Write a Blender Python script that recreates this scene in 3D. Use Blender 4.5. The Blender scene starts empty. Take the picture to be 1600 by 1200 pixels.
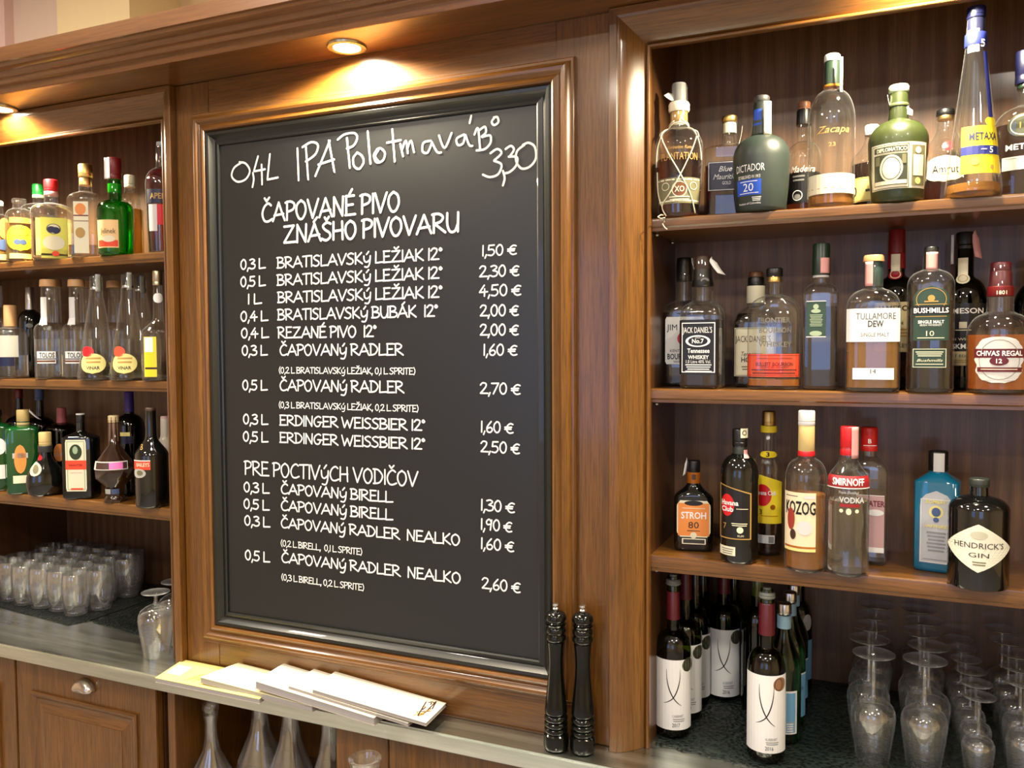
import bpy, bmesh, math, random
from mathutils import Vector, Matrix
random.seed(7)
C = bpy.context.scene.collection
PI = math.pi
# ------------------------------------------------------------------ camera, world, lights, exposure
sc = bpy.context.scene
cam_d = bpy.data.cameras.new('camera'); cam = bpy.data.objects.new('camera', cam_d); C.objects.link(cam)
cam_d.sensor_fit = 'HORIZONTAL'; cam_d.sensor_width = 36.0; cam_d.lens = 1300 / 1600 * 36.0
cam_d.clip_start = .02
yaw, pit, rol = math.radians(23.479), math.radians(-2.449), math.radians(-.283)
F = Vector((-math.sin(yaw)*math.cos(pit), math.cos(yaw)*math.cos(pit), math.sin(pit)))
Rv = Vector((math.cos(yaw), math.sin(yaw), 0)); Uv = Rv.cross(F)
R2 = Rv*math.cos(rol) + Uv*math.sin(rol); U2 = Uv*math.cos(rol) - Rv*math.sin(rol)
cam.matrix_world = Matrix(((R2.x, U2.x, -F.x, .552), (R2.y, U2.y, -F.y, -1.606), (R2.z, U2.z, -F.z, 1.713), (0, 0, 0, 1)))
sc.camera = cam
sc.view_settings.view_transform = 'Standard'; sc.view_settings.look = 'None'
sc.view_settings.gamma = 1; sc.view_settings.use_curve_mapping = False
sc.view_settings.exposure = 0.1
sc.cycles.max_bounces = 20; sc.cycles.transparent_max_bounces = 96
sc.cycles.transmission_bounces = 14; sc.cycles.glossy_bounces = 6; sc.cycles.diffuse_bounces = 4
sc.cycles.caustics_reflective = False; sc.cycles.caustics_refractive = False
sc.cycles.sample_clamp_indirect = 6
w = bpy.data.worlds.new('daylight'); sc.world = w; w.use_nodes = True
w.node_tree.nodes['Background'].inputs[0].default_value = (.4, .55, 1, 1)
w.node_tree.nodes['Background'].inputs[1].default_value = .8
def light(name, kind, loc, energy, color, size=.1, rot=(0, 0, 0), size_y=None, angle=None, blend=.5):
    d = bpy.data.lights.new(name, kind); d.energy = energy; d.color = color
    if kind == 'AREA':
        d.size = size
        if size_y: d.shape = 'RECTANGLE'; d.size_y = size_y
    else: d.shadow_soft_size = size
    if kind == 'SPOT': d.spot_size = math.radians(angle); d.spot_blend = blend
    o = bpy.data.objects.new(name, d); C.objects.link(o); o.location = loc; o.rotation_euler = rot
    return o
WARM = (1, .80, .55); NEUT = (1, .90, .76)
for x, y, e in ((-2.3, -.55, 26), (-.6, -.55, 24), (1.3, -.55, 24), (-1.6, -1.9, 34), (.3, -2.3, 40), (2.0, -1.9, 34), (-.8, -3.4, 26), (1.3, -3.4, 26)):
    light('ceiling_fill', 'AREA', (x, y, 3.27), e, NEUT, .22)  # unseen overhead lamps added as room fill; nearest ones brighten the upper wall
light('window_daylight', 'AREA', (.95, -4.55, 1.75), 12, (.48, .60, 1), 1.1, (PI/2, 0, 0), 1.5)
light('window_daylight_west', 'AREA', (-1.5, -4.55, 1.75), 9, (.36, .50, 1), 1.1, (PI/2, 0, 0), 1.5)
for x in (-1.634, -.51, .61):
    light('downlight_beam', 'SPOT', (x, -.058, 2.366), 78, (1, .84, .58), .024, (math.radians(-4), 0, 0), None, 166, .25)

# ------------------------------------------------------------------ materials
MATS = {}
def principled(name):
    m = bpy.data.materials.new(name); m.use_nodes = True
    return m, m.node_tree, m.node_tree.nodes['Principled BSDF']
def S(c):  # sRGB 0-255 -> linear
    return tuple(((v/255)/12.92 if v/255 <= .04045 else ((v/255+.055)/1.055)**2.4) for v in c) + (1,)
def plain(name, rgb, rough=.5, metal=0, coat=0, spec=.5):
    if name in MATS: return MATS[name]
    m, t, p = principled(name)
    p.inputs['Base Color'].default_value = S(rgb); p.inputs['Roughness'].default_value = rough
    p.inputs['Metallic'].default_value = metal; p.inputs['Coat Weight'].default_value = coat
    p.inputs['Specular IOR Level'].default_value = spec
    n = t.nodes.new('ShaderNodeTexNoise'); n.inputs['Scale'].default_value = 60
    mr = t.nodes.new('ShaderNodeMapRange'); mr.inputs['To Min'].default_value = max(rough-.06, .02); mr.inputs['To Max'].default_value = rough+.06
    t.links.new(n.outputs['Fac'], mr.inputs['Value']); t.links.new(mr.outputs['Result'], p.inputs['Roughness'])
    MATS[name] = m; return m
def wood(name, scale, c1, c2, dark, rough=.32, coat=.35, contrast=1.0, ring=0):
    m, t, p = principled(name)
    tc = t.nodes.new('ShaderNodeTexCoord'); mp = t.nodes.new('ShaderNodeMapping'); mp.inputs['Scale'].default_value = scale
    t.links.new(tc.outputs['Object'], mp.inputs['Vector'])
    n1 = t.nodes.new('ShaderNodeTexNoise'); n1.inputs['Scale'].default_value = .55; n1.inputs['Detail'].default_value = 5; n1.inputs['Distortion'].default_value = .8
    n2 = t.nodes.new('ShaderNodeTexNoise'); n2.inputs['Scale'].default_value = 5.4; n2.inputs['Detail'].default_value = 6; n2.inputs['Roughness'].default_value = .7
    t.links.new(mp.outputs[0], n1.inputs['Vector']); t.links.new(mp.outputs[0], n2.inputs['Vector'])
    r1 = t.nodes.new('ShaderNodeValToRGB'); r1.color_ramp.elements[0].position = .3; r1.color_ramp.elements[1].position = .7
    r1.color_ramp.elements[0].color = S(c1); r1.color_ramp.elements[1].color = S(c2)
    src = n1.outputs['Fac']
    if ring:
        wv = t.nodes.new('ShaderNodeTexWave'); wv.wave_type = 'BANDS'; wv.bands_direction = 'X'
        mp2 = t.nodes.new('ShaderNodeMapping'); mp2.inputs['Scale'].default_value = (ring, ring, ring*.07)
        t.links.new(tc.outputs['Object'], mp2.inputs['Vector']); t.links.new(mp2.outputs[0], wv.inputs['Vector'])
        wv.inputs['Scale'].default_value = 1; wv.inputs['Distortion'].default_value = 7; wv.inputs['Detail'].default_value = 3; wv.inputs['Detail Scale'].default_value = .8
        mx = t.nodes.new('ShaderNodeMix'); mx.inputs[0].default_value = .28
        t.links.new(n1.outputs['Fac'], mx.inputs[2]); t.links.new(wv.outputs['Fac'], mx.inputs[3]); src = mx.outputs[0]
    t.links.new(src, r1.inputs['Fac'])
    r2 = t.nodes.new('ShaderNodeValToRGB'); r2.color_ramp.elements[0].position = .36; r2.color_ramp.elements[1].position = .56
    k = 1 - .75*contrast
    r2.color_ramp.elements[0].color = (k, k, k, 1); r2.color_ramp.elements[1].color = (1, 1, 1, 1)
    t.links.new(n2.outputs['Fac'], r2.inputs['Fac'])
    mix = t.nodes.new('ShaderNodeMix'); mix.data_type = 'RGBA'
    mix.inputs['A'].default_value = S(dark)
    t.links.new(r2.outputs['Color'], mix.inputs['Factor']); t.links.new(r1.outputs['Color'], mix.inputs['B'])
    t.links.new(mix.outputs['Result'], p.inputs['Base Color'])
    b = t.nodes.new('ShaderNodeBump'); b.inputs['Strength'].default_value = .12; b.inputs['Distance'].default_value = .0006
    t.links.new(n2.outputs['Fac'], b.inputs['Height']); t.links.new(b.outputs[0], p.inputs['Normal'])
    p.inputs['Roughness'].default_value = rough; p.inputs['Coat Weight'].default_value = coat; p.inputs['Coat Roughness'].default_value = .10
    MATS[name] = m; return m
A1, A2, AD = (100, 63, 22), (124, 81, 32), (56, 33, 11)
WV = wood('oak_upright', (50, 50, 2.0), A1, A2, AD, contrast=.85)
WH = wood('oak_lengthwise', (2.0, 50, 50), A1, A2, AD, contrast=.85)
WY = wood('oak_deep', (50, 2.0, 50), A1, A2, AD, contrast=.7)
WB_ = wood('walnut_back', (46, 46, 1.7), (86, 57, 31), (112, 79, 49), (48, 29, 15), rough=.45, coat=.15, contrast=.62, ring=9)
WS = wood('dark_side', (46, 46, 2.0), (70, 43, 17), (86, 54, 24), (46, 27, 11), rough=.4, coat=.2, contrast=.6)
WC = wood('cornice_oak', (2.0, 50, 50), (108, 68, 32), (128, 83, 42), (76, 45, 18), contrast=.6)
def thin_glass(name, tint, edge, rough=.015, gl=1.0, ior=1.5, painted_rim=0):
    m = bpy.data.materials.new(name); m.use_nodes = True; t = m.node_tree; t.nodes.clear()
    out = t.nodes.new('ShaderNodeOutputMaterial'); mix = t.nodes.new('ShaderNodeMixShader')
    tr = t.nodes.new('ShaderNodeBsdfTransparent'); g = t.nodes.new('ShaderNodeBsdfGlossy'); g.inputs['Roughness'].default_value = rough
    g.inputs['Color'].default_value = (gl, gl, gl, 1)
    fr = t.nodes.new('ShaderNodeMath'); fr.operation = 'POWER'; fr.inputs[1].default_value = 4.2
    lw = t.nodes.new('ShaderNodeLayerWeight'); lw.inputs['Blend'].default_value = .5
    rmp = t.nodes.new('ShaderNodeValToRGB'); rmp.color_ramp.elements[0].position = .55; rmp.color_ramp.elements[1].position = 1
    rmp.color_ramp.elements[0].color = tint + (1,); rmp.color_ramp.elements[1].color = edge + (1,)
    t.links.new(lw.outputs['Facing'], rmp.inputs['Fac']); t.links.new(rmp.outputs[0], tr.inputs['Color'])
    mr = t.nodes.new('ShaderNodeMath'); mr.operation = 'MULTIPLY_ADD'; mr.inputs[1].default_value = .9; mr.inputs[2].default_value = ((ior-1)/(ior+1))**2*1.2; mr.use_clamp = True
    t.links.new(lw.outputs['Facing'], fr.inputs[0])
    t.links.new(fr.outputs[0], mr.inputs[0]); t.links.new(mr.outputs[0], mix.inputs[0])
    t.links.new(tr.outputs[0], mix.inputs[1]); t.links.new(g.outputs[0], mix.inputs[2]); t.links.new(mix.outputs[0], out.inputs[0])
    if painted_rim:  # whitish diffuse mixed in at grazing angles imitates light refracted along glass rims
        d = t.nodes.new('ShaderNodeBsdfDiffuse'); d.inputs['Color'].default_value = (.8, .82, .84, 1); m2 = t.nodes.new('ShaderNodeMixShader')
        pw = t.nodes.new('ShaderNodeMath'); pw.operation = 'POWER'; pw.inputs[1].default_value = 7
        ml = t.nodes.new('ShaderNodeMath'); ml.operation = 'MULTIPLY_ADD'; ml.inputs[1].default_value = painted_rim; ml.inputs[2].default_value = .006
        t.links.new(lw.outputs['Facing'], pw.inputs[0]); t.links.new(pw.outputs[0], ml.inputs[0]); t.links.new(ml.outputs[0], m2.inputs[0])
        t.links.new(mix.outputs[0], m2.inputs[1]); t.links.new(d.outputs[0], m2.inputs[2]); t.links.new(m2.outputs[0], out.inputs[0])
    MATS[name] = m; return m
thin_glass('clear', (.95, .96, .94), (.52, .54, .52), ior=1.6, painted_rim=.22)
thin_glass('tumbler_glass', (.975, .98, .98), (.80, .82, .83), ior=2.0, painted_rim=.34)
thin_glass('winegl', (.26, .34, .09), (.02, .035, .01))
thin_glass('greengl', (.06, .14, .05), (.01, .02, .01))
thin_glass('greengl2', (.10, .42, .16), (.01, .07, .03))
thin_glass('greenbr', (.03, .62, .07), (.0, .12, .02))
def liquid(name, col, dens=1, ior=1.34):
    m, t, p = principled(name)
    p.inputs['Base Color'].default_value = col + (1,); p.inputs['Transmission Weight'].default_value = dens
    p.inputs['Roughness'].default_value = .0; p.inputs['IOR'].default_value = ior
    MATS[name] = m; return m
liquid('rum', (.20, .045, .012)); liquid('amber', (.80, .36, .07), .72); liquid('amber2', (.72, .27, .04), .72); liquid('orange', (.85, .26, .03), .65)
liquid('whisky', (.80, .20, .02), .66); liquid('cola', (.06, .022, .012), .8); liquid('tea', (.22, .13, .07)); liquid('tea2', (.62, .5, .3))
liquid('water', (.93, .95, .95)); liquid('water2', (.35, .8, .95)); liquid('water3', (.1, .7, .15)); liquid('greenliq', (.02, .42, .06)); liquid('straw', (.75, .72, .5))
liquid('honey', (.80, .46, .08), .75); liquid('wine', (.03, .004, .008), .5); liquid('burgliq', (.25, .02, .02), .9)
plain('dark', (9, 11, 11), .06, 0, .5); plain('turq', (10, 104, 138), .07, 0, .6); plain('emerald', (6, 66, 26), .06, 0, .6); plain('matte', (42, 52, 48), .42); plain('mattecap', (36, 42, 38), .38); plain('olivegl', (44, 53, 24), .33, 0, .1)
plain('facet', (42, 22, 12), .1, 0, .5); plain('whiteb', (205, 195, 180), .25)
PAL = dict(white=(238, 238, 234), cream=(226, 220, 190), cream2=(228, 214, 178), cream3=(222, 220, 200), creamd=(190, 186, 164), pcream=(206, 190, 142), black=(16, 16, 17),
 grey=(120, 120, 118), grey2=(140, 140, 144), grey3=(176, 176, 168), greyb=(140, 170, 190), greyp=(112, 116, 108), dkgrey=(52, 52, 52), brown=(110, 66, 36), dkbrown=(58, 34, 22), brownp=(112, 82, 66),
 gold=(178, 140, 70), olive=(112, 110, 80), dkolive=(58, 62, 42), navy=(14, 18, 52), blue=(24, 78, 190), blue2=(26, 36, 110), dkblue=(22, 28, 70), steelb=(70, 90, 130),
 ltblue=(150, 190, 214), ltblue2=(110, 168, 206), pblue=(178, 200, 210), orange=(224, 110, 50), orange2=(226, 138, 62), orangel=(238, 200, 140), oranger=(226, 70, 36), red=(204, 26, 34), red2=(196, 24, 24),
 palered=(170, 90, 90), dkred=(112, 20, 24), dkred2=(140, 18, 30), dkred3=(150, 28, 34), burg=(88, 18, 30), rust=(150, 50, 36), pink=(222, 160, 156), pinkl=(196, 158, 158), magenta=(220, 110, 180), purple=(60, 40, 120),
 yellow=(238, 214, 40), yellow2=(226, 222, 96), pyellow=(228, 214, 130), dkgreen=(22, 44, 30), dkgreen2=(26, 52, 46), dkgreen3=(36, 52, 18), green2=(34, 60, 48), greenc=(24, 130, 50), palegreen=(150, 168, 140), palegreen2=(150, 172, 140),
 olivecap=(70, 78, 48), pale=(206, 206, 204), silver=(196, 194, 190), silver2=(186, 188, 190), bronze=(150, 108, 72), cork=(190, 146, 100), goldpale=(196, 172, 112), goldpale2=(190, 170, 130), bronze2=(120, 90, 60), clearpr=(112, 108, 100))
METAL = {'silverm': ((205, 205, 205), .25), 'silverc': ((190, 180, 150), .35), 'goldp': ((205, 175, 105), .35)}
def col(c):
    if c in MATS: return MATS[c]
    if c == 'clearcap': return MATS['clear']
    if c in METAL: return plain(c, METAL[c][0], METAL[c][1], 1)
    return plain(c, PAL[c], .36 if c in ('black', 'burg', 'red', 'red2', 'navy', 'dkred', 'greenc', 'dkgreen') else .5)
STEEL = plain('steel', (176, 176, 168), .27, 1)
def brushed():
    m, t, p = principled('brushed_steel')
    p.inputs['Metallic'].default_value = 1
    tc = t.nodes.new('ShaderNodeTexCoord'); mp = t.nodes.new('ShaderNodeMapping'); mp.inputs['Scale'].default_value = (1.6, 26, 26)
    n = t.nodes.new('ShaderNodeTexNoise'); n.inputs['Detail'].default_value = 8; n.inputs['Roughness'].default_value = .65; n.inputs['Scale'].default_value = 1.6
    t.links.new(tc.outputs['Object'], mp.inputs[0]); t.links.new(mp.outputs[0], n.inputs['Vector'])
    r = t.nodes.new('ShaderNodeValToRGB'); r.color_ramp.elements[0].position = .3; r.color_ramp.elements[1].position = .75
    r.color_ramp.elements[0].color = S((188, 195, 184)); r.color_ramp.elements[1].color = S((236, 240, 230))
    t.links.new(n.outputs['Fac'], r.inputs[0]); t.links.new(r.outputs[0], p.inputs['Base Color'])
    mr = t.nodes.new('ShaderNodeMapRange'); mr.inputs['To Min'].default_value = .2; mr.inputs['To Max'].default_value = .42
    t.links.new(n.outputs['Fac'], mr.inputs['Value']); t.links.new(mr.outputs[0], p.inputs['Roughness'])
    return m
BST = brushed()
def matte_board():
    m, t, p = principled('chalkboard_black')
    n = t.nodes.new('ShaderNodeTexNoise'); n.inputs['Scale'].default_value = 3; n.inputs['Detail'].default_value = 6
    r = t.nodes.new('ShaderNodeValToRGB'); r.color_ramp.elements[0].color = S((17, 20, 22)); r.color_ramp.elements[1].color = S((24, 27, 29))
    t.links.new(n.outputs['Fac'], r.inputs[0]); t.links.new(r.outputs[0], p.inputs['Base Color']); p.inputs['Roughness'].default_value = .36
    p.inputs['Specular IOR Level'].default_value = .65
    return m
BOARD = matte_board(); BLK = plain('black_lacquer', (16, 19, 16), .38, 0, .25)
WHT = plain('lettering_white', (246, 246, 242), .6); CHK = plain('chalk', (226, 228, 222), .9)
def rubber():
    m, t, p = principled('rubber_mesh'); p.inputs['Base Color'].default_value = S((26, 32, 29)); p.inputs['Roughness'].default_value = .38
    tc = t.nodes.new('ShaderNodeTexCoord'); v = t.nodes.new('ShaderNodeTexVoronoi'); v.inputs['Scale'].default_value = 110
    t.links.new(tc.outputs['Object'], v.inputs['Vector'])
    cr = t.nodes.new('ShaderNodeValToRGB'); cr.color_ramp.elements[0].position = .25; cr.color_ramp.elements[1].position = .6; cr.color_ramp.elements[0].color = S((10, 14, 12)); cr.color_ramp.elements[1].color = S((36, 45, 41)); t.links.new(v.outputs['Distance'], cr.inputs[0]); t.links.new(cr.outputs[0], p.inputs['Base Color'])
    b = t.nodes.new('ShaderNodeBump'); b.inputs['Strength'].default_value = 1; b.inputs['Distance'].default_value = .004
    t.links.new(v.outputs['Distance'], b.inputs['Height']); t.links.new(b.outputs[0], p.inputs['Normal'])
    return m
RUB = rubber()
def lampm():
    m, t, p = principled('lamp_glow'); p.inputs['Emission Color'].default_value = (1, .88, .68, 1); p.inputs['Emission Strength'].default_value = 35
    return m
def paint(name, rgb):
    m, t, p = principled(name); n = t.nodes.new('ShaderNodeTexNoise'); n.inputs['Scale'].default_value = 6
    r = t.nodes.new('ShaderNodeValToRGB'); a = S(rgb); r.color_ramp.elements[0].color = tuple(x*.94 for x in a[:3])+(1,); r.color_ramp.elements[1].color = a
    t.links.new(n.outputs['Fac'], r.inputs[0]); t.links.new(r.outputs[0], p.inputs['Base Color']); p.inputs['Roughness'].default_value = .8
    return m

# ------------------------------------------------------------------ mesh helpers
def empty(name, loc=(0, 0, 0), rz=0, label=None, cat=None, group=None, kind=None):
    o = bpy.data.objects.new(name, None); C.objects.link(o); o.location = loc; o.rotation_euler = (0, 0, rz); o.empty_display_size = .05
    return tag(o, label, cat, group, kind)
def tag(o, label=None, cat=None, group=None, kind=None):
    if label: o['label'] = label
    if cat: o['category'] = cat
    if group: o['group'] = group
    if kind: o['kind'] = kind
    return o
def mk(name, verts, faces, mats, parent=None, smooth=False, midx=None):
    me = bpy.data.meshes.new(name); me.from_pydata([tuple(v) for v in verts], [], faces)
    for m in (mats if isinstance(mats, (list, tuple)) else [mats]): me.materials.append(m)
    if midx: me.polygons.foreach_set('material_index', midx)
    if smooth: me.polygons.foreach_set('use_smooth', [True]*len(me.polygons))
    me.validate(); me.update()
    o = bpy.data.objects.new(name, me); C.objects.link(o)
    if parent: o.parent = parent
    return o
def fixn(o):
    bm = bmesh.new(); bm.from_mesh(o.data); bmesh.ops.recalc_face_normals(bm, faces=bm.faces); bm.to_mesh(o.data); bm.free(); return o
def box(name, a, b, mat, parent=None, bev=.0015):
    x0, y0, z0 = a; x1, y1, z1 = b
    bm = bmesh.new(); r = bmesh.ops.create_cube(bm, size=1)
    for v in bm.verts: v.co = Vector(((x0+x1)/2+v.co.x*(x1-x0), (y0+y1)/2+v.co.y*(y1-y0), (z0+z1)/2+v.co.z*(z1-z0)))
    if bev: bmesh.ops.bevel(bm, geom=bm.edges[:], offset=bev, segments=2, affect='EDGES')
    me = bpy.data.meshes.new(name); bm.to_mesh(me); bm.free(); me.materials.append(mat)
    o = bpy.data.objects.new(name, me); C.objects.link(o)
    if parent: o.parent = parent
    return o
def autosmooth(o, ang=.6):
    me = o.data
    bm = bmesh.new(); bm.from_mesh(me)
    for f in bm.faces: f.smooth = True
    for e in bm.edges:
        if len(e.link_faces) == 2 and e.calc_face_angle(0) > ang: e.smooth = False
    bm.to_mesh(me); bm.free(); return o
def lathe(name, prof, mat, parent=None, seg=32, cx=0, cy=0, cz=0, close=True):
    v = []; f = []
    for r, z in prof:
        for i in range(seg):
            a = 2*PI*i/seg; v.append((cx+r*math.cos(a), cy+r*math.sin(a), cz+z))
    for j in range(len(prof)-1):
        for i in range(seg):
            k = (i+1) % seg; f.append((j*seg+i, j*seg+k, (j+1)*seg+k, (j+1)*seg+i))
    if close:
        if prof[0][0] > 1e-4: f.append(tuple(reversed(range(seg))))
        if prof[-1][0] > 1e-4: f.append(tuple((len(prof)-1)*seg+i for i in range(seg)))
    o = mk(name, v, f, mat, parent); return autosmooth(o, .7)
def extrude(name, prof, p0, p1, cut0, cut1, mapf, mat, parent=None, smooth=True):
    """profile points (d,y) swept from p0 to p1; cut0/cut1 = how much the end recedes per unit d (mitre)."""
    v = []; f = []; n = len(prof)
    for d, y in prof: v.append(mapf(p0+cut0*d, d, y))
    for d, y in prof: v.append(mapf(p1-cut1*d, d, y))
    for i in range(n-1): f.append((i, i+1, n+i+1, n+i))
    f.append(tuple(range(n))); f.append(tuple(reversed(range(n, 2*n))))
    f.append((n-1, 0, n, 2*n-1))
    o = mk(name, v, f, mat, parent); fixn(o)
    return autosmooth(o, .5) if smooth else o
def frame_sides(name, x0, x1, z0, z1, prof, parent, mv, mh, sides='LRTB'):
    out = []
    if 'L' in sides: out.append(extrude(name, prof, z0, z1, 1 if 'B' in sides else 0, 1, lambda s, d, y: (x0+d, y, s), mv, parent))
    if 'R' in sides: out.append(extrude(name, prof, z0, z1, 1 if 'B' in sides else 0, 1, lambda s, d, y: (x1-d, y, s), mv, parent))
    if 'T' in sides: out.append(extrude(name, prof, x0, x1, 1, 1, lambda s, d, y: (s, y, z1-d), mh, parent))
    if 'B' in sides: out.append(extrude(name, prof, x0, x1, 1, 1, lambda s, d, y: (s, y, z0+d), mh, parent))
    return out
def tube(name, pts, r, mat, parent=None, seg=6, closed=False):
    v = []; f = []; n = len(pts); P = [Vector(p) for p in pts]
    for i in range(n):
        t = (P[min(i+1, n-1)]-P[max(i-1, 0)]).normalized()
        a = t.cross(Vector((0, 0, 1)));
        if a.length < .1: a = t.cross(Vector((1, 0, 0)))
        a.normalize(); b = t.cross(a)
        for k in range(seg):
            q = 2*PI*k/seg; v.append(P[i]+(a*math.cos(q)+b*math.sin(q))*r)
    for i in range(n-1):
        for k in range(seg):
            m = (k+1) % seg; f.append((i*seg+k, i*seg+m, (i+1)*seg+m, (i+1)*seg+k))
    f.append(tuple(reversed(range(seg)))); f.append(tuple((n-1)*seg+k for k in range(seg)))
    return fixn(mk(name, v, f, mat, parent, True))

# ------------------------------------------------------------------ room shell
wall_col = paint('cream_paint', (240, 218, 168)); wall_pink = paint('pinkish_paint', (226, 204, 184)); tan = paint('tan_paint', (226, 198, 150))
tag(box('floor', (-4, -4.7, -.05), (4, 1.1, 0), plain('floor_tile', (156, 154, 150), .3), bev=0), kind='structure')
tag(box('ceiling', (-4, -4.7, 3.3), (4, 1.1, 3.35), paint('ceiling_paint', (225, 216, 200)), bev=0), kind='structure')
tag(box('wall_left', (-4.05, -4.7, 0), (-4, 1.1, 3.3), wall_pink, bev=0), kind='structure')
tag(box('wall_right', (4, -4.7, 0), (4.05, 1.1, 3.3), wall_col, bev=0), kind='structure')
tag(box('wall_back', (-4, .95, 0), (4, 1.1, 3.3), tan, bev=0), kind='structure')
tag(box('wall_pier', (-2.36, .70, 0), (-1.98, .95, 3.3), wall_col, bev=0), kind='structure')
tag(box('wall_pier', (-2.66, .74, 0), (-2.36, .95, 3.3), wall_pink, bev=0), kind='structure')
tag(box('wall_pier', (-3.3, .70, 0), (-2.66, .95, 3.3), paint('rose_paint', (228, 196, 186)), bev=0), kind='structure')
wr = empty('wall_rear', kind='structure')
rp = paint('rear_paint', (222, 208, 186))
for a, b in (((-4, 0), (4, .95)), ((-4, 2.6), (4, 3.3)), ((-4, .95), (-2.1, 2.6)), ((-.9, .95), (.35, 2.6)), ((1.55, .95), (4, 2.6))):
    box('wall_panel', (a[0], -4.7, a[1]), (b[0], -4.6, b[1]), rp, wr, bev=0)
for k, x in enumerate((-2.1, .35)):
    wn = empty('window_%d' % (k+1), kind='structure')
    for fx in (x, x+.58, x+1.16): box('frame', (fx, -4.66, .95), (fx+.04, -4.62, 2.6), plain('frame_white', (220, 218, 212), .5), wn)
    for fz in (.95, 1.75, 2.56): box('frame', (x+.04, -4.655, fz), (x+1.16, -4.625, fz+.04), plain('frame_white', (220, 218, 212), .5), wn)

# ------------------------------------------------------------------ back-bar joinery
ZC, ZS = .90, 2.373
cp = empty('panel_surround', label='oak wall section around the menu board, upright stiles with crosswise rails', cat='wall panel')
box('stile', (-1.062, 0, ZC), (-.955, .03, ZS), WV, cp)
box('stile', (-.045, 0, ZC), (.0715, .03, ZS), WV, cp)
box('rail', (-.955, 0, 2.25), (-.045, .03, ZS), WH, cp, bev=.0008)
box('rail', (-.955, 0, ZC), (-.045, .03, 1.03), WH, cp, bev=.0008)
box('backing', (-.955, .03, 1.02), (-.045, .04, 2.26), WS, cp)
mp = [(0, 0), (0, -.010), (.003, -.014), (.008, -.014), (.010, -.018), (.014, -.023), (.019, -.026), (.025, -.025), (.029, -.020), (.032, -.018), (.037, -.021), (.043, -.024), (.047, -.022), (.050, -.016), (.050, 0)]
frame_sides('moulding', -1.0, 0, .976, 2.294, mp, cp, WV, WH)
bd = empty('menu_board', label='large black framed board with white hand-lettered beer prices and one chalked line', cat='menu board')
bp = [(0, .0), (0, -.018), (.004, -.021), (.010, -.020), (.015, -.013), (.021, -.009), (.027, -.011), (.031, -.012), (.034, -.010), (.0345, .0)]
frame_sides('frame', -.9505, -.0495, 1.0255, 2.2445, bp, bd, BLK, BLK)
box('writing_panel', (-.9165, -.006, 1.0595), (-.0835, .012, 2.2105), BOARD, bd, bev=.0005)

def cabinet(sgn, X0, X1, label):
    """display cabinet; X0/X1 outer edges of its moulded surround."""
    c = empty('display_cabinet', label=label, cat='cabinet')
    strip = [(0, 0), (0, -.019), (.0015, -.0205), (.0155, -.0205), (.017, -.019), (.017, 0)]
    bulge = [(0, .03)] + [(.0475*math.sin(PI/2*i/12)**1.0*.0+.0475*(1-math.cos(PI/2*i/12))**.72, .026-.045*math.cos(PI/2*i/12)) for i in range(13)] + [(.0475, .03)]
    bead = [(0, .034)] + [(.0075*(.5-.5*math.cos(PI*i/6)), .024-.005*math.sin(PI*i/6)) for i in range(7)] + [(.0075, .034)]
    frame_sides('edge_strip', X0, X1, ZC, ZS-.001, strip, c, WV, WH, 'LRT')
    frame_sides('round_moulding', X0+.017, X1-.017, ZC, ZS-.018, bulge, c, WV, WH, 'LRT')
    frame_sides('inner_bead', X0+.0645, X1-.0645, ZC, ZS-.0655, bead, c, WV, WH, 'LRT')
    a, b = X0+.0715, X1-.0715
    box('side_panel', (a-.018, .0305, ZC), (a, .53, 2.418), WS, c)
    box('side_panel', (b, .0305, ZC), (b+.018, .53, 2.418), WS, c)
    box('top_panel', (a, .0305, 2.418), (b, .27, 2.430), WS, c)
    box('back_panel', (a, .252, 1.28), (b, .262, 2.418), WB_, c, bev=0)
    box('back_panel', (a, .522, ZC), (b, .532, 1.32), WB_, c, bev=0)
    y0 = .034
    for z, t in ((1.970, .026), (1.631, .028), (1.295, .034)):
        d = .2515 if z > 1.4 else .5215
        pr = [(0, z), (0, z), (y0+.004, z), (y0+.0005, z-.002), (y0, z-.005), (y0, z-t+.009), (y0+.003, z-t+.006), (y0+.003, z-t+.0005), (y0+.006, z-t), (d, z-t), (d, z)]
        pr = pr[2:]
        v = [(a+.0005, y, zz) for y, zz in pr]+[(b-.0005, y, zz) for y, zz in pr]; n = len(pr)
        f = [(i, (i+1) % n, n+(i+1) % n, n+i) for i in range(n)]+[tuple(range(n)), tuple(reversed(range(n, 2*n)))]
        autosmooth(fixn(mk('shelf', v, f, WH, c)), .5)
        for yy in (.06, .20):
            for xx, s in ((a, 1), (b, -1)):
                if sgn > 0 and s > 0 or sgn < 0 and s < 0:
                    tube('shelf_pin', [(xx, yy, z-t-.004), (xx+s*.009, yy, z-t-.004)], .0035, STEEL, c)
    return c
cabinet(1, .072, 1.236, 'open oak display cabinet with three bottle shelves above wine and stemmed glasses')
cabinet(-1, -2.228, -1.0625, 'open oak display cabinet with three bottle shelves above massed tumblers')

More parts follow.
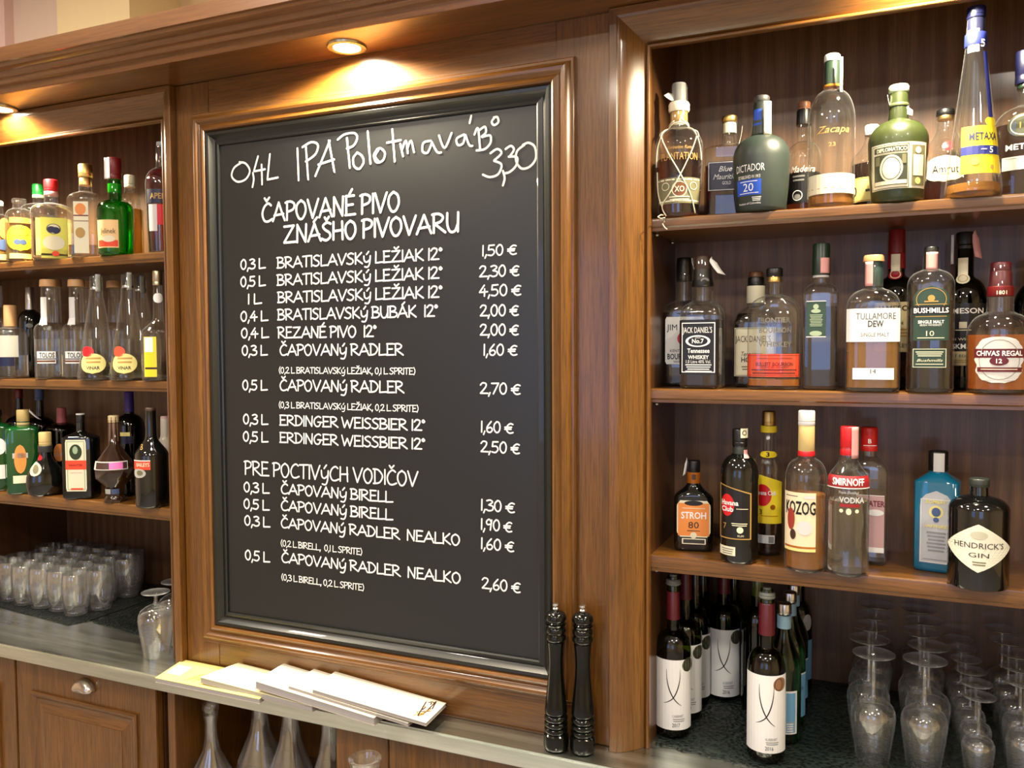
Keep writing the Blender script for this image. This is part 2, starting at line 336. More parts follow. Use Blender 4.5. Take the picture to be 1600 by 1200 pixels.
# cornice in two lengths, soffit board
co = empty('cornice', label='long projecting oak cornice moulding running above the whole back bar', cat='cornice')
cpf = [(-.002, ZS+.03), (-.002, ZS+.012), (-.134, ZS+.012), (-.134, ZS), (-.139, ZS-.001), (-.142, ZS+.012), (-.147, ZS+.015), (-.156, ZS+.016), (-.161, ZS+.021), (-.162, ZS+.026), (-.170, ZS+.027), (-.176, ZS+.031), (-.178, ZS+.036), (-.187, ZS+.037), (-.195, ZS+.041), (-.199, ZS+.047), (-.206, ZS+.048), (-.206, ZS+.082), (-.203, ZS+.084), (-.002, ZS+.084)]
for a, b in ((-3.2, -.463), (-.4625, 2.3)):
    n = len(cpf); v = [(a, y, z) for y, z in cpf]+[(b, y, z) for y, z in cpf]
    f = [(i, (i+1) % n, n+(i+1) % n, n+i) for i in range(n)]+[tuple(range(n)), tuple(reversed(range(n, 2*n)))]
    autosmooth(fixn(mk('cornice_length', v, f, WC, co)), .45)
box('soffit_board', (-3.2, -.1335, ZS), (2.3, -.002, ZS+.012), WH, co, bev=0)
box('dust_board', (-3.2, 0, ZS+.060), (2.3, .56, ZS+.080), WH, co)

LG = lampm()
for x, l in ((-1.634, 'recessed round spotlight in the soffit above the left cabinet'), (-.51, 'recessed round spotlight in the soffit above the menu board'), (.61, 'recessed round spotlight in the soffit above the right cabinet')):
    d = empty('downlight', (x, -.056, ZS), 0, l, 'spotlight', 'recessed spotlights')
    lathe('trim_ring', [(.030, 0), (.030, -.004), (.034, -.006), (.042, -.005), (.044, -.0005), (.044, 0)], plain('brass_ring', (196, 184, 150), .25, 1), d)
    lathe('lamp', [(.0, -.001), (.012, -.0012), (.024, -.003), (.0295, -.0012), (.0295, -.0002)], LG, d, close=False)

# ------------------------------------------------------------------ counter and base cabinets
ct = empty('counter', label='long stainless steel counter with a folded front lip below the shelves', cat='counter')
box('counter_top', (-2.6, -.085, .862), (1.6, .536, .8995), BST, ct, bev=.004)
box('upstand_seal', (-.955, -.0045, .8995), (-.045, -.0003, .9035), plain('seal', (92, 66, 44), .6), ct, bev=.0008)
def door(c, x0, x1, z0, z1, y, handle=True):
    d = box('door', (x0, y, z0), (x1, y+.022, z1), WV, c, bev=.002)
    px0, px1, pz1, pz0 = x0+.065, x1-.065, z1-.093, z0+.09
    pf = [(0, y+.004), (0, y-.006), (.004, y-.010), (.010, y-.009), (.016, y-.003), (.022, y-.001), (.030, y-.001), (.052, y-.006), (.054, y+.004)]
    for o in frame_sides('panel_moulding', px0, px1, pz0, pz1, pf, d, WV, WH): pass
    box('raised_panel', (px0+.052, y-.0065, pz0+.052), (px1-.052, y+.004, pz1-.052), WV, d, bev=.001)
    if handle:
        xc = (x0+x1)/2+.012; zc = z1-.045; v = []; f = []; n = 14; m = 7
        for j in range(m+1):
            for i in range(n+1):
                a = PI*i/n; q = PI/2*j/m
                v.append((xc-.037*math.cos(a)*math.cos(q*.0)*(1-.0*q)*math.cos(q)**.35 if j < m else xc-.006*math.cos(a), y-.024*math.sin(q)-.001, zc-.012+.030*math.sin(a)*(1 if j == 0 else math.cos(q)**.6)))
        for j in range(m):
            for i in range(n):
                k = j*(n+1)+i; f.append((k, k+1, k+n+2, k+n+1))
        h = mk('handle', v, f, plain('nickel', (200, 190, 180), .22, 1), d, True)
        s = h.modifiers.new('thick', 'SOLIDIFY'); s.thickness = .0015
    return d
bc = empty('base_cabinet', label='panelled oak base cabinet with cup-handled doors under the left end of the counter', cat='cabinet')
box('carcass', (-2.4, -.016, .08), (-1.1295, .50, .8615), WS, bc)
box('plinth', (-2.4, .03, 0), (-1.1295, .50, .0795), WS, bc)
door(bc, -2.19, -1.668, .1, .857, -.04); door(bc, -1.662, -1.132, .1, .857, -.04)
nb = empty('open_niche', label='open oak compartment under the counter holding carafes, with a wide stile beside it', cat='cabinet')
box('side_panel', (-1.096, -.038, .08), (-1.070, .40, .8615), WV, nb)
box('recessed_strip', (-1.129, -.006, .08), (-1.0965, .02, .8615), WS, nb)
box('stile', (-.576, -.04, .08), (-.436, .40, .8615), WV, nb)
box('back_panel', (-1.0695, .30, .08), (-.5765, .32, .8615), WV, nb)
box('inner_post', (-.72, .20, .5505), (-.60, .2995, .8615), WV, nb)
box('niche_shelf', (-1.0695, -.03, .52), (-.5765, .2995, .55), WH, nb)
box('plinth', (-1.129, .03, 0), (-.436, .4, .0795), WS, nb)
rb = empty('base_cabinet', label='oak base cabinet with plain doors under the middle and right of the counter', cat='cabinet')
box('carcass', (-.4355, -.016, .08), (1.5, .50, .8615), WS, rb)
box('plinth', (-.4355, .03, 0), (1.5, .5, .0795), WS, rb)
for i in range(4): door(rb, -.4335+i*.48, .0435+i*.48, .1, .857, -.04, handle=False)
sr = empty('bottle_rail', label='narrow steel ledge fixed on the front of the base cabinet under the counter', cat='shelf')
box('ledge', (-.75, -.24, .592), (.35, -.0645, .60), BST, sr)
box('front_lip', (-.75, -.245, .592), (.35, -.2405, .625), BST, sr)
for x in (-.5, .1): box('bracket', (x, -.23, .53), (x+.02, -.0645, .5915), BST, sr)
tag(box('rubber_mat', (-1.04, -.02, .5505), (-.60, .19, .5545), RUB), 'black rubber mat on the floor of the open niche', 'mat')
# mats on the counter
def mat_(pts, label):
    n = len(pts); v = [(x, y, .8997) for x, y in pts]+[(x, y, .9027) for x, y in pts]
    f = [tuple(reversed(range(n))), tuple(range(n, 2*n))]+[(i, (i+1) % n, n+(i+1) % n, n+i) for i in range(n)]
    return tag(mk('rubber_mat', v, f, RUB), label, 'mat')
edge = [(.152+.01*i, .045+random.uniform(-.006, .006)-.0009*i) for i in range(0, 44, 2)]
mat_(edge+[(.6, -.0), (.75, -.035), (1.15, -.035), (1.15, .518), (.152, .518)], 'black rubber mesh mat under the wine bottles and stemmed glasses')
mat_([(-2.13, .155), (-1.80, .118), (-1.626, .10), (-1.60, .155), (-1.595, .515), (-2.13, .515)], 'black rubber mesh mat under the massed tumblers')
mat_([(-1.585, .150), (-1.33, .106), (-1.16, .08), (-1.16, .515), (-1.585, .515)], 'empty stretch of black rubber mat right of the tumblers')

# ------------------------------------------------------------------ hand lettering (stroke font)
G = {
'A': '.75|0,0 .2,.5 .38,1;.38,1 .55,.5 .74,0;.1,.3 .66,.36', 'B': '.62|.08,1 .08,0;0,.98 .3,1 .5,.85 .42,.62 .12,.52;.12,.52 .5,.45 .6,.25 .42,.04 0,.02',
'C': '.66|.6,.88 .42,1 .18,.82 .05,.45 .16,.08 .38,0 .66,.12', 'D': '.66|.1,1 .1,0;0,1 .35,.95 .62,.55 .42,.1 0,0', 'E': '.58|.08,1 .08,0;.05,1 .52,1;.08,.52 .46,.54;.02,0 .58,.02',
'G': '.7|.6,.9 .4,1 .14,.78 .05,.4 .2,.04 .45,.04 .6,.4;.36,.44 .7,.42', 'H': '.66|.08,1 .06,0;.56,1 .58,0;.06,.48 .6,.52', 'I': '.14|.08,1 .07,0', 'K': '.62|.08,1 .08,0;.55,1 .1,.46;.1,.46 .6,0',
'L': '.56|.08,1 .06,0;.06,0 .6,.05', 'M': '.85|.05,0 .12,1;.12,1 .42,.3;.42,.3 .72,1;.72,1 .8,0', 'N': '.66|.06,0 .08,1;.08,1 .55,0;.55,0 .6,1', 'O': '.66|.34,1 .1,.8 .04,.42 .2,.03 .42,.03 .6,.4 .54,.82 .3,1',
'P': '.58|.1,1 .08,0;0,.95 .3,1 .54,.84 .46,.56 .1,.44', 'R': '.66|.08,1 .08,0;0,.98 .32,1 .54,.82 .42,.58 .1,.48;.12,.48 .66,0', 'S': '.56|.52,.92 .3,1 .08,.82 .2,.6 .44,.42 .48,.18 .26,0 0,.1',
'T': '.6|.3,1 .28,0;0,.96 .62,1', 'U': '.66|.06,1 .06,.4 .2,.02 .44,.04 .58,.4;.6,1 .58,0', 'V': '.66|.02,1 .3,0;.3,0 .66,1', 'W': '.95|.02,1 .22,0;.22,0 .46,.7;.46,.7 .66,0;.66,0 .92,1',
'Y': '.6|.06,.66 .1,.25 .28,.12 .5,.3;.56,.66 .5,.0 .36,-.32 .12,-.3', 'Z': '.72|.06,.95 .64,.98;.64,.98 .04,.02;.04,.02 .74,.04', 'X': '.6|0,0 .6,1;0,1 .6,0',
'0': '.56|.28,1 .08,.75 .06,.3 .24,0 .44,.16 .5,.6 .4,.94 .24,1', '1': '.16|.1,1 .08,0', '2': '.56|.04,.8 .2,1 .44,.92 .4,.6 .04,.04;.04,.04 .58,.04', '3': '.54|.06,.92 .3,1 .48,.82 .2,.54;.2,.54 .5,.42 .46,.1 .2,0 .02,.1',
'4': '.56|.36,1 .02,.36;.02,.36 .58,.4;.38,.66 .36,0', '5': '.56|.5,1 .12,.98;.12,.98 .08,.56;.08,.56 .38,.58 .5,.3 .32,.02 .04,.06', '6': '.52|.4,1 .1,.5 .1,.1 .32,0 .48,.24 .34,.46 .1,.34',
'7': '.54|.04,.96 .54,.98;.54,.98 .16,0', '9': '.52|.46,.7 .28,1 .06,.76 .16,.5 .44,.6;.48,.95 .36,0', '€': '.62|.6,.8 .4,.86 .18,.62 .16,.2 .36,.0 .6,.06;.0,.52 .5,.54;.0,.34 .46,.36', '°': '.22|.1,1 .02,.88 .1,.76 .2,.86 .1,1', ',': '.16|.12,.1 .02,-.22',
'(': '.24|.22,1.1 .04,.5 .2,-.1', ')': '.24|.04,1.1 .2,.5 .04,-.1', ' ': '.34|', '.': '.16|.08,.02 .09,.05'}
ACC = {'Č': ('C', 'v'), 'Ž': ('Z', 'v'), 'Š': ('S', 'v'), 'Á': ('A', '/'), 'É': ('E', '/'), 'Ý': ('Y', '/')}
def smooth_poly(p, n=5):
    if len(p) < 3: return p
    out = []
    for i in range(len(p)-1):
        a, b, c, d = p[max(i-1, 0)], p[i], p[i+1], p[min(i+2, len(p)-1)]
        for k in range(n):
            t = k/n
            out.append(tuple(.5*((2*b[q])+(-a[q]+c[q])*t+(2*a[q]-5*b[q]+4*c[q]-d[q])*t*t+(-a[q]+3*b[q]-3*c[q]+d[q])*t**3) for q in (0, 1)))
    return out+[p[-1]]
def glyph(ch):
    base, acc = ACC.get(ch, (ch, None)); wd, st = G[base].split('|'); wd = float(wd)
    s = [[tuple(map(float, q.split(','))) for q in x.split()] for x in st.split(';') if x]
    top = .74 if base == 'Y' else 1.02
    if acc == 'v': s += [[(wd*.32, top+.28), (wd*.5, top+.1)], [(wd*.5, top+.1), (wd*.76, top+.3)]]
    if acc == '/': s += [[(wd*.45, top+.08), (wd*.72, top+.32)]]
    return wd, s
KK = [0]
def ribbons(strokes, hw, y_, V, Fc):
    for st in strokes:
        P = [Vector((a, 0, b)) for a, b in st]; KK[0] += 1; y = y_-(KK[0] % 9)*.00006
        n = len(P); b0 = len(V); L = []; Rr = []
        for i in range(n):
            t = (P[min(i+1, n-1)]-P[max(i-1, 0)])
            if t.length < 1e-7: t = Vector((1, 0, 0))
            t.normalize(); nn = Vector((-t.z, 0, t.x))
            V.append((P[i].x+nn.x*hw, y, P[i].z+nn.z*hw)); V.append((P[i].x-nn.x*hw, y, P[i].z-nn.z*hw))
        for i in range(n-1): Fc.append((b0+2*i, b0+2*i+1, b0+2*i+3, b0+2*i+2))
        for e in (P[0], P[-1]):
            c0 = len(V); KK[0] += 1; y = y_-(KK[0] % 9)*.00006
            for k in range(8): V.append((e.x+hw*math.cos(k*PI/4), y, e.z+hw*math.sin(k*PI/4)))
            Fc.append(tuple(range(c0, c0+8)))
def write_line(text, x0, x1, z, h, hw, mat=WHT, y=-.0066):
    pen = 0; S_ = []
    for ch in text:
        wd, st = glyph(ch)
        for s in st:
            j = .02
            S_.append([(pen+a, b) for a, b in smooth_poly(s)])
        pen += wd+(.045 if ch != ' ' else -.08)
    k = (x1-x0)/(pen-.045); V = []; Fc = []
    ribbons([[(x0+a*k, z+b*h) for a, b in s] for s in S_], hw, y, V, Fc)
    return mk('lettering', V, Fc, mat, bd)
LINES = [
('ČAPOVANÉ PIVO', -0.7925, -0.4101, 2.0175, 0.0426, 0.00265),
('ZNÁŠHO PIVOVARU', -0.7292, -0.2634, 1.9639, 0.0403, 0.00274),
('0,3 L', -0.8592, -0.7853, 1.9077, 0.0231, 0.00189),
('BRATISLAVSKÝ LEŽIAK 12°', -0.7492, -0.3057, 1.9061, 0.0247, 0.00178),
('1,50 €', -0.2107, -0.1311, 1.9087, 0.0215, 0.00164),
('0,5 L', -0.8602, -0.7863, 1.866, 0.0232, 0.00189),
('BRATISLAVSKÝ LEŽIAK 12°', -0.7501, -0.3061, 1.8653, 0.0247, 0.00178),
('2,30 €', -0.217, -0.1256, 1.8645, 0.0228, 0.00165),
('1 L', -0.8396, -0.7987, 1.8236, 0.0232, 0.00189),
('BRATISLAVSKÝ LEŽIAK 12°', -0.7491, -0.3065, 1.8243, 0.0247, 0.00178),
('4,50 €', -0.2173, -0.1214, 1.8239, 0.0229, 0.00165),
('0,4 L', -0.8622, -0.7804, 1.7823, 0.0232, 0.00189),
('BRATISLAVSKÝ BUBÁK  12°', -0.7499, -0.3179, 1.7833, 0.0248, 0.00179),
('2,00 €', -0.2161, -0.1274, 1.7818, 0.0229, 0.00165),
('0,4 L', -0.8612, -0.7794, 1.7418, 0.0232, 0.00189),
('REZANÉ PIVO  12°', -0.7508, -0.4752, 1.7407, 0.0252, 0.00182),
('2,00 €', -0.2164, -0.1276, 1.7411, 0.0229, 0.00165),
('0,3 L', -0.8602, -0.7842, 1.6997, 0.0232, 0.0019),
('ČAPOVANÝ RADLER', -0.746, -0.4058, 1.6996, 0.025, 0.0018),
('1,60 €', -0.2092, -0.1308, 1.6989, 0.0229, 0.00165),
('0,5 L', -0.8602, -0.786, 1.6154, 0.0233, 0.0019),
('ČAPOVANÝ RADLER', -0.7478, -0.4052, 1.6156, 0.0251, 0.00181),
('2,70 €', -0.2173, -0.1239, 1.617, 0.023, 0.00166),
('0,3 L', -0.8602, -0.7859, 1.5323, 0.0233, 0.0019),
('ERDINGER WEISSBIER 12°', -0.7495, -0.3524, 1.5327, 0.0235, 0.0018),
('1,60 €', -0.2164, -0.1404, 1.5348, 0.0231, 0.00166),
('0,5 L', -0.8613, -0.7868, 1.4898, 0.0233, 0.00191),
('ERDINGER WEISSBIER 12°', -0.7504, -0.3528, 1.4911, 0.0236, 0.0018),
('2,50 €', -0.2167, -0.126, 1.4921, 0.0231, 0.00166),
('0,3 L', -0.8622, -0.7857, 1.3651, 0.0234, 0.00191),
('ČAPOVANÝ BIRELL', -0.7492, -0.4382, 1.3677, 0.0238, 0.00182),
('1,30 €', -0.2176, -0.1383, 1.3665, 0.0232, 0.00167),
('0,5 L', -0.8632, -0.7866, 1.3239, 0.0234, 0.00191),
('ČAPOVANÝ BIRELL', -0.75, -0.4387, 1.3274, 0.0239, 0.00183),
('1,90 €', -0.2179, -0.1444, 1.3249, 0.0232, 0.00167),
('0,3 L', -0.8622, -0.7855, 1.2827, 0.0234, 0.00191),
('ČAPOVANÝ RADLER  NEALKO', -0.7509, -0.2676, 1.2854, 0.0235, 0.0018),
('1,60 €', -0.2182, -0.1402, 1.2832, 0.0232, 0.00167),
('0,5 L', -0.8622, -0.7874, 1.1968, 0.0235, 0.00192),
('ČAPOVANÝ RADLER  NEALKO', -0.7507, -0.2668, 1.2014, 0.0235, 0.0018),
('2,60 €', -0.2158, -0.126, 1.197, 0.0232, 0.00167),
('PRE POCTIVÝCH VODIČOV', -0.8592, -0.3716, 1.4079, 0.0329, 0.00194),
('(0,2 L BRATISLAVSKÝ LEŽIAK, 0,1 L SPRITE)', -0.7488, -0.3753, 1.6568, 0.014, 0.00103),
('(0,3 L BRATISLAVSKÝ LEŽIAK, 0,2 L SPRITE)', -0.7506, -0.3681, 1.5741, 0.014, 0.00103),
('(0,2 L BIRELL,  0,1 L SPRITE)', -0.7518, -0.5202, 1.2403, 0.0143, 0.00105),
('(0,3 L BIRELL, 0,2 L SPRITE)', -0.7516, -0.5162, 1.1577, 0.0143, 0.00106)]
CHALK = [[(-0.8502, 2.1635), (-0.8728, 2.1532), (-0.881, 2.1339), (-0.864, 2.119), (-0.8385, 2.1228), (-0.8254, 2.1415), (-0.8376, 2.1599), (-0.8565, 2.1651)], [(-0.8161, 2.1357), (-0.814, 2.1198), (-0.8181, 2.1024)], [(-0.7996, 2.1736), (-0.8129, 2.1394)], [(-0.811, 2.1392), (-0.7798, 2.1414)], [(-0.7895, 2.153), (-0.7893, 2.1064)], [(-0.7643, 2.1751), (-0.7729, 2.1173)], [(-0.773, 2.1163), (-0.7423, 2.1186)], [(-0.6844, 2.1808), (-0.6823, 2.1072)], [(-0.6601, 2.1817), (-0.6551, 2.1064)], [(-0.6701, 2.1823), (-0.6453, 2.1912), (-0.6268, 2.1831), (-0.6341, 2.1625), (-0.6613, 2.1485)], [(-0.5932, 2.1892), (-0.635, 2.1128)], [(-0.5961, 2.1895), (-0.5819, 2.1176)], [(-0.6264, 2.1381), (-0.5825, 2.1458)], [(-0.5467, 2.1904), (-0.5399, 2.1232)], [(-0.5716, 2.1893), (-0.5533, 2.199), (-0.5281, 2.1996), (-0.5189, 2.1885), (-0.5286, 2.1719), (-0.5471, 2.1672)], [(-0.5194, 2.1552), (-0.5307, 2.1433), (-0.5282, 2.1254), (-0.5144, 2.1186), (-0.5031, 2.1324), (-0.5073, 2.1466), (-0.5183, 2.1542)], [(-0.4911, 2.1994), (-0.485, 2.1275)], [(-0.4655, 2.1577), (-0.4755, 2.145), (-0.4687, 2.1292), (-0.4524, 2.1313), (-0.4468, 2.1468), (-0.4574, 2.1583), (-0.4683, 2.1566)], [(-0.4629, 2.1561), (-0.4723, 2.1424), (-0.4616, 2.1276)], [(-0.4274, 2.1971), (-0.4219, 2.1262)], [(-0.4411, 2.169), (-0.4064, 2.1713)], [(-0.4076, 2.1633), (-0.4005, 2.1355)], [(-0.4036, 2.1485), (-0.3933, 2.1686), (-0.3884, 2.1411)], [(-0.3898, 2.1503), (-0.3802, 2.1673), (-0.3727, 2.1418)], [(-0.3311, 2.1622), (-0.3491, 2.1596), (-0.3519, 2.142), (-0.3391, 2.1377), (-0.3286, 2.1575)], [(-0.3286, 2.1589), (-0.3161, 2.1372), (-0.306, 2.1345)], [(-0.3107, 2.1712), (-0.2973, 2.1433), (-0.2804, 2.1733)], [(-0.2507, 2.1671), (-0.2681, 2.1601), (-0.2657, 2.1468), (-0.2533, 2.1486), (-0.2482, 2.1646)], [(-0.2472, 2.1654), (-0.2386, 2.144), (-0.2312, 2.1411)], [(-0.2332, 2.2043), (-0.2372, 2.1896)], [(-0.2262, 2.1645), (-0.2178, 2.1766), (-0.2133, 2.1328)], [(-0.2149, 2.1719), (-0.2018, 2.1779), (-0.1995, 2.166), (-0.2092, 2.1584)], [(-0.2082, 2.157), (-0.1899, 2.1585), (-0.189, 2.1433), (-0.2021, 2.1317), (-0.2215, 2.1306)], [(-0.1801, 2.1939), (-0.1859, 2.186), (-0.1802, 2.1789), (-0.1706, 2.1843), (-0.1729, 2.1944), (-0.181, 2.1949)], [(-0.1892, 2.1218), (-0.1733, 2.1289), (-0.1639, 2.1194), (-0.1807, 2.1059)], [(-0.1807, 2.1051), (-0.164, 2.0958), (-0.1713, 2.0771), (-0.1905, 2.0723), (-0.2073, 2.0789)], [(-0.1608, 2.0826), (-0.1571, 2.0673), (-0.161, 2.0526)], [(-0.1544, 2.127), (-0.1425, 2.1322), (-0.1355, 2.1239), (-0.145, 2.1111)], [(-0.1474, 2.1105), (-0.1286, 2.1074), (-0.131, 2.0906), (-0.1452, 2.0791), (-0.157, 2.0772)], [(-0.1122, 2.1313), (-0.1285, 2.1202), (-0.131, 2.1013), (-0.1194, 2.0841), (-0.1008, 2.0858), (-0.087, 2.1014), (-0.0892, 2.1248), (-0.1029, 2.1346), (-0.1155, 2.1316)]]
for t, x0, x1, z, h, hw in LINES: write_line(t, x0, x1, z, h, hw)
V = []; Fc = []
for s in CHALK: ribbons([smooth_poly([tuple(p) for p in s])], .0024, -.0068, V, Fc)
tag(mk('chalk_lettering', V, Fc, CHK, bd), 'white chalk handwriting across the top')

# ------------------------------------------------------------------ printed text
tc_ = bpy.data.curves.new('print', 'FONT'); to_ = bpy.data.objects.new('print', tc_); C.objects.link(to_)
TCACHE = {}
def text2d(s, k):
    if (s, k) in TCACHE: return TCACHE[(s, k)]
    tc_.body = s; tc_.offset = .022 if 'b' in k else 0; tc_.shear = .35 if 'i' in k else 0; tc_.resolution_u = 2
    tc_.space_character = 1.0
    bpy.context.view_layer.update()
    dg = bpy.context.evaluated_depsgraph_get(); me = bpy.data.meshes.new_from_object(to_.evaluated_get(dg))
    vs = [(v.co.x, v.co.y) for v in me.vertices]; fs = [tuple(p.vertices) for p in me.polygons]; bpy.data.meshes.remove(me)
    xs = [v[0] for v in vs]; ys = [v[1] for v in vs]; a, b, c, d = min(xs), max(xs), min(ys), max(ys)
    vs = [((x-a)/(b-a)-.5, (y-c)/(d-c)-.5) for x, y in vs]
    TCACHE[(s, k)] = (vs, fs); return vs, fs

# ------------------------------------------------------------------ bottles
def ring_at(rg, z):
    if z <= rg[0][0]: return rg[0]
    for a, b in zip(rg, rg[1:]):
        if z <= b[0]:
            t = (z-a[0])/max(b[0]-a[0], 1e-6)
            return tuple(p+(q-p)*t for p, q in zip(a, b))
    return rg[-1]
def ringpt(a, rx, ry, p):
    c, s = math.cos(a), math.sin(a)
    if p <= 2.01: return rx*c, ry*s
    r = (abs(c)**p+abs(s)**p)**(-1/p)
    return rx*r*c, ry*r*s
def loft(name, rg, mat, parent, seg=36, close=True):
    v = []; f = []
    for z, rx, ry, p in rg:
        for i in range(seg):
            x, y = ringpt(2*PI*(i+.5)/seg, rx, ry, p); v.append((x, y, z))
    for j in range(len(rg)-1):
        for i in range(seg):
            k = (i+1) % seg; f.append((j*seg+i, j*seg+k, (j+1)*seg+k, (j+1)*seg+i))
    if close: f.append(tuple(reversed(range(seg)))); f.append(tuple((len(rg)-1)*seg+i for i in range(seg)))
    return autosmooth(mk(name, v, f, mat, parent), .75)
def spt(rg, s, z, off):
    _, rx, ry, p = ring_at(rg, z); rx += off; ry += off
    if p < 3.01:
        a = max(min(s/rx, PI*.98), -PI*.98); return (rx*math.sin(a), -ry*math.cos(a), z)
    x = max(min(s, rx*.985), -rx*.985)
    return (x, -ry*(1-abs(x/rx)**p)**(1/p), z)
def hw_of(shape, b):
    q = 2*b-1
    if shape == 'oval': return math.sqrt(max(1-q*q, .0004))
    if shape == 'diamond': return max((1-abs(q))**.86, .01)
    if shape == 'arch': return 1 if b < .78 else max(math.sqrt(max(1-((b-.78)/.22)**2, 0)), .03)
    if shape == 'round': e = .06; d = min(b, 1-b); return 1 if d > e else .93+.07*math.sin(d/e*PI/2)
    if shape == 'oct': e = .12; d = min(b, 1-b); return 1 if d > e else .8+.2*d/e
    if shape == 'ornate': return .72+.2*math.sin(PI*b)+.06*math.cos(b*PI*8) if .06 < b < .94 else .25+.4*min(b, 1-b)/.06
    return 1
def label_mesh(name, rg, lab, parent):
    x0, z0, x1, z1, c, shape, pr = lab
    V = []; Fc = []; MI = []; mats = []
    def mi(c):
        m = col(c)
        if m not in mats: mats.append(m)
        return mats.index(m)
    def patch(a0, b0, a1, b1, c, off, shp='rect', nx=10, nz=2, sl=0):
        if shp != 'rect' : nz = 18
        base = len(V); k = mi(c)
        for j in range(nz+1):
            b = j/nz; h = hw_of(shp, b); zz = b0+(b1-b0)*b
            xc, hx = (a0+a1)/2, (a1-a0)/2*h
            if shp == 'slant': hx = (a1-a0)*.24; xc = a0+hx+(a1-a0-2*hx)*(1-b)
            if shp == 'notch': hx = (a1-a0)/2; 
            for i in range(nx+1):
                x = xc-hx+2*hx*i/nx
                z2 = zz
                if shp == 'notch' and b > .8: z2 = zz-(b-.8)/.2*.16*(b1-b0)*(i/nx)**1.3
                V.append(spt(rg, x, z2, off))
        for j in range(nz):
            for i in range(nx):
                q = base+j*(nx+1)+i; Fc.append((q, q+1, q+nx+2, q+nx+1)); MI.append(k)
    off = .0007
    rx_ = ring_at(rg, (z0+z1)/2)[1]
    if c and shape != 'c': patch(x0, z0, x1, z1, c, off, shape, nx=14, nz=4)
    for n, p in enumerate(pr):
        o = off+.00025+.00012*n
        if p[0] == 'r': patch(p[1], p[2], p[3], p[4], p[5], o, nx=8)
        elif p[0] == 'n': patch(p[1], p[2], p[3], p[4], p[5], o, 'notch', nx=12)
        elif p[0] == 'b':
            a0, b0, a1, b1, t, cc = p[1:]
            patch(a0, b0, a1, b0+t, cc, o); patch(a0, b1-t, a1, b1, cc, o)
            patch(a0, b0, a0+t, b1, cc, o, nx=1); patch(a1-t, b0, a1, b1, cc, o, nx=1)
        elif p[0] == 'l':
            a0, a1, za, zb, cnt, cc = p[1:]
            for q in range(cnt):
                zz = za+(zb-za)*(q/max(cnt-1, 1)); tt = abs(zb-za)/max(cnt-1, 1)*.22 if cnt > 1 else .0006
                ins = (a1-a0)*.08*((q*7) % 3)/2
                patch(a0+ins, zz-tt, a1-ins, zz+tt, cc, o, nx=6, nz=1)
        elif p[0] in 'eo':
            cx, cz, a, b = p[1:5]; cc = p[-1]; N = 28; base = len(V); k = mi(cc)
            if p[0] == 'e':
                V.append(spt(rg, cx, cz, o))
                for rr in (.25, .5, .75, 1):
                    for i in range(N): V.append(spt(rg, cx+a*rr*math.cos(2*PI*i/N), cz+b*rr*math.sin(2*PI*i/N), o))
                for i in range(N):
                    j = (i+1) % N; Fc.append((base, base+1+i, base+1+j)); MI.append(k); 
                    for g_ in range(3): Fc.append((base+1+g_*N+i, base+1+(g_+1)*N+i, base+1+(g_+1)*N+j, base+1+g_*N+j)); MI.append(k)
            else:
                t = p[5]
                for i in range(N):
                    for rr in (0, 1): V.append(spt(rg, cx+(a-t*rr)*math.cos(2*PI*i/N), cz+(b-t*rr)*math.sin(2*PI*i/N), o))
                for i in range(N):
                    j = (i+1) % N; Fc.append((base+2*i, base+2*j, base+2*j+1, base+2*i+1)); MI.append(k)
        elif p[0] == 'c':      # crossed curved strokes
            a0, b0, a1, b1, cc = p[1:]; k = mi(cc); W = a1-a0; H = b1-b0
            for s in (1, -1):
                pts = smooth_poly([(-.5*s, 1), (-.47*s, .72), (-.3*s, .45), (0, .22), (.35*s, .07), (.62*s, 0)] if s > 0 else [(.5, 1), (.47, .72), (.3, .45), (0, .22), (-.4, .1), (-.75, .05)], 4)
                base = len(V); n_ = len(pts); xm = (a0+a1)/2
                for i, (u_, v_) in enumerate(pts):
                    d = (pts[min(i+1, n_-1)][0]-pts[max(i-1, 0)][0])*W, (pts[min(i+1, n_-1)][1]-pts[max(i-1, 0)][1])*H
                    ln = math.hypot(*d) or 1; th = .0011*math.sin(PI*min(max((i+.6)/n_, .03), .97))+.0001
                    X, Z = xm+u_*W, b0+v_*H
                    V.append(spt(rg, X-d[1]/ln*th, Z+d[0]/ln*th, o)); V.append(spt(rg, X+d[1]/ln*th, Z-d[0]/ln*th, o))
                for i in range(n_-1): Fc.append((base+2*i, base+2*i+1, base+2*i+3, base+2*i+2)); MI.append(k)
        elif p[0] == 't':
            vs, fs = text2d(p[1], p[7]); base = len(V); k = mi(p[6])
            for x, y in vs: V.append(spt(rg, p[2]+x*p[5], p[3]+y*p[4], o+.0004))
            for f in fs: Fc.append(tuple(base+i for i in f)); MI.append(k)
    if not V: return
    return mk(name, V, Fc, mats, parent, False, MI)
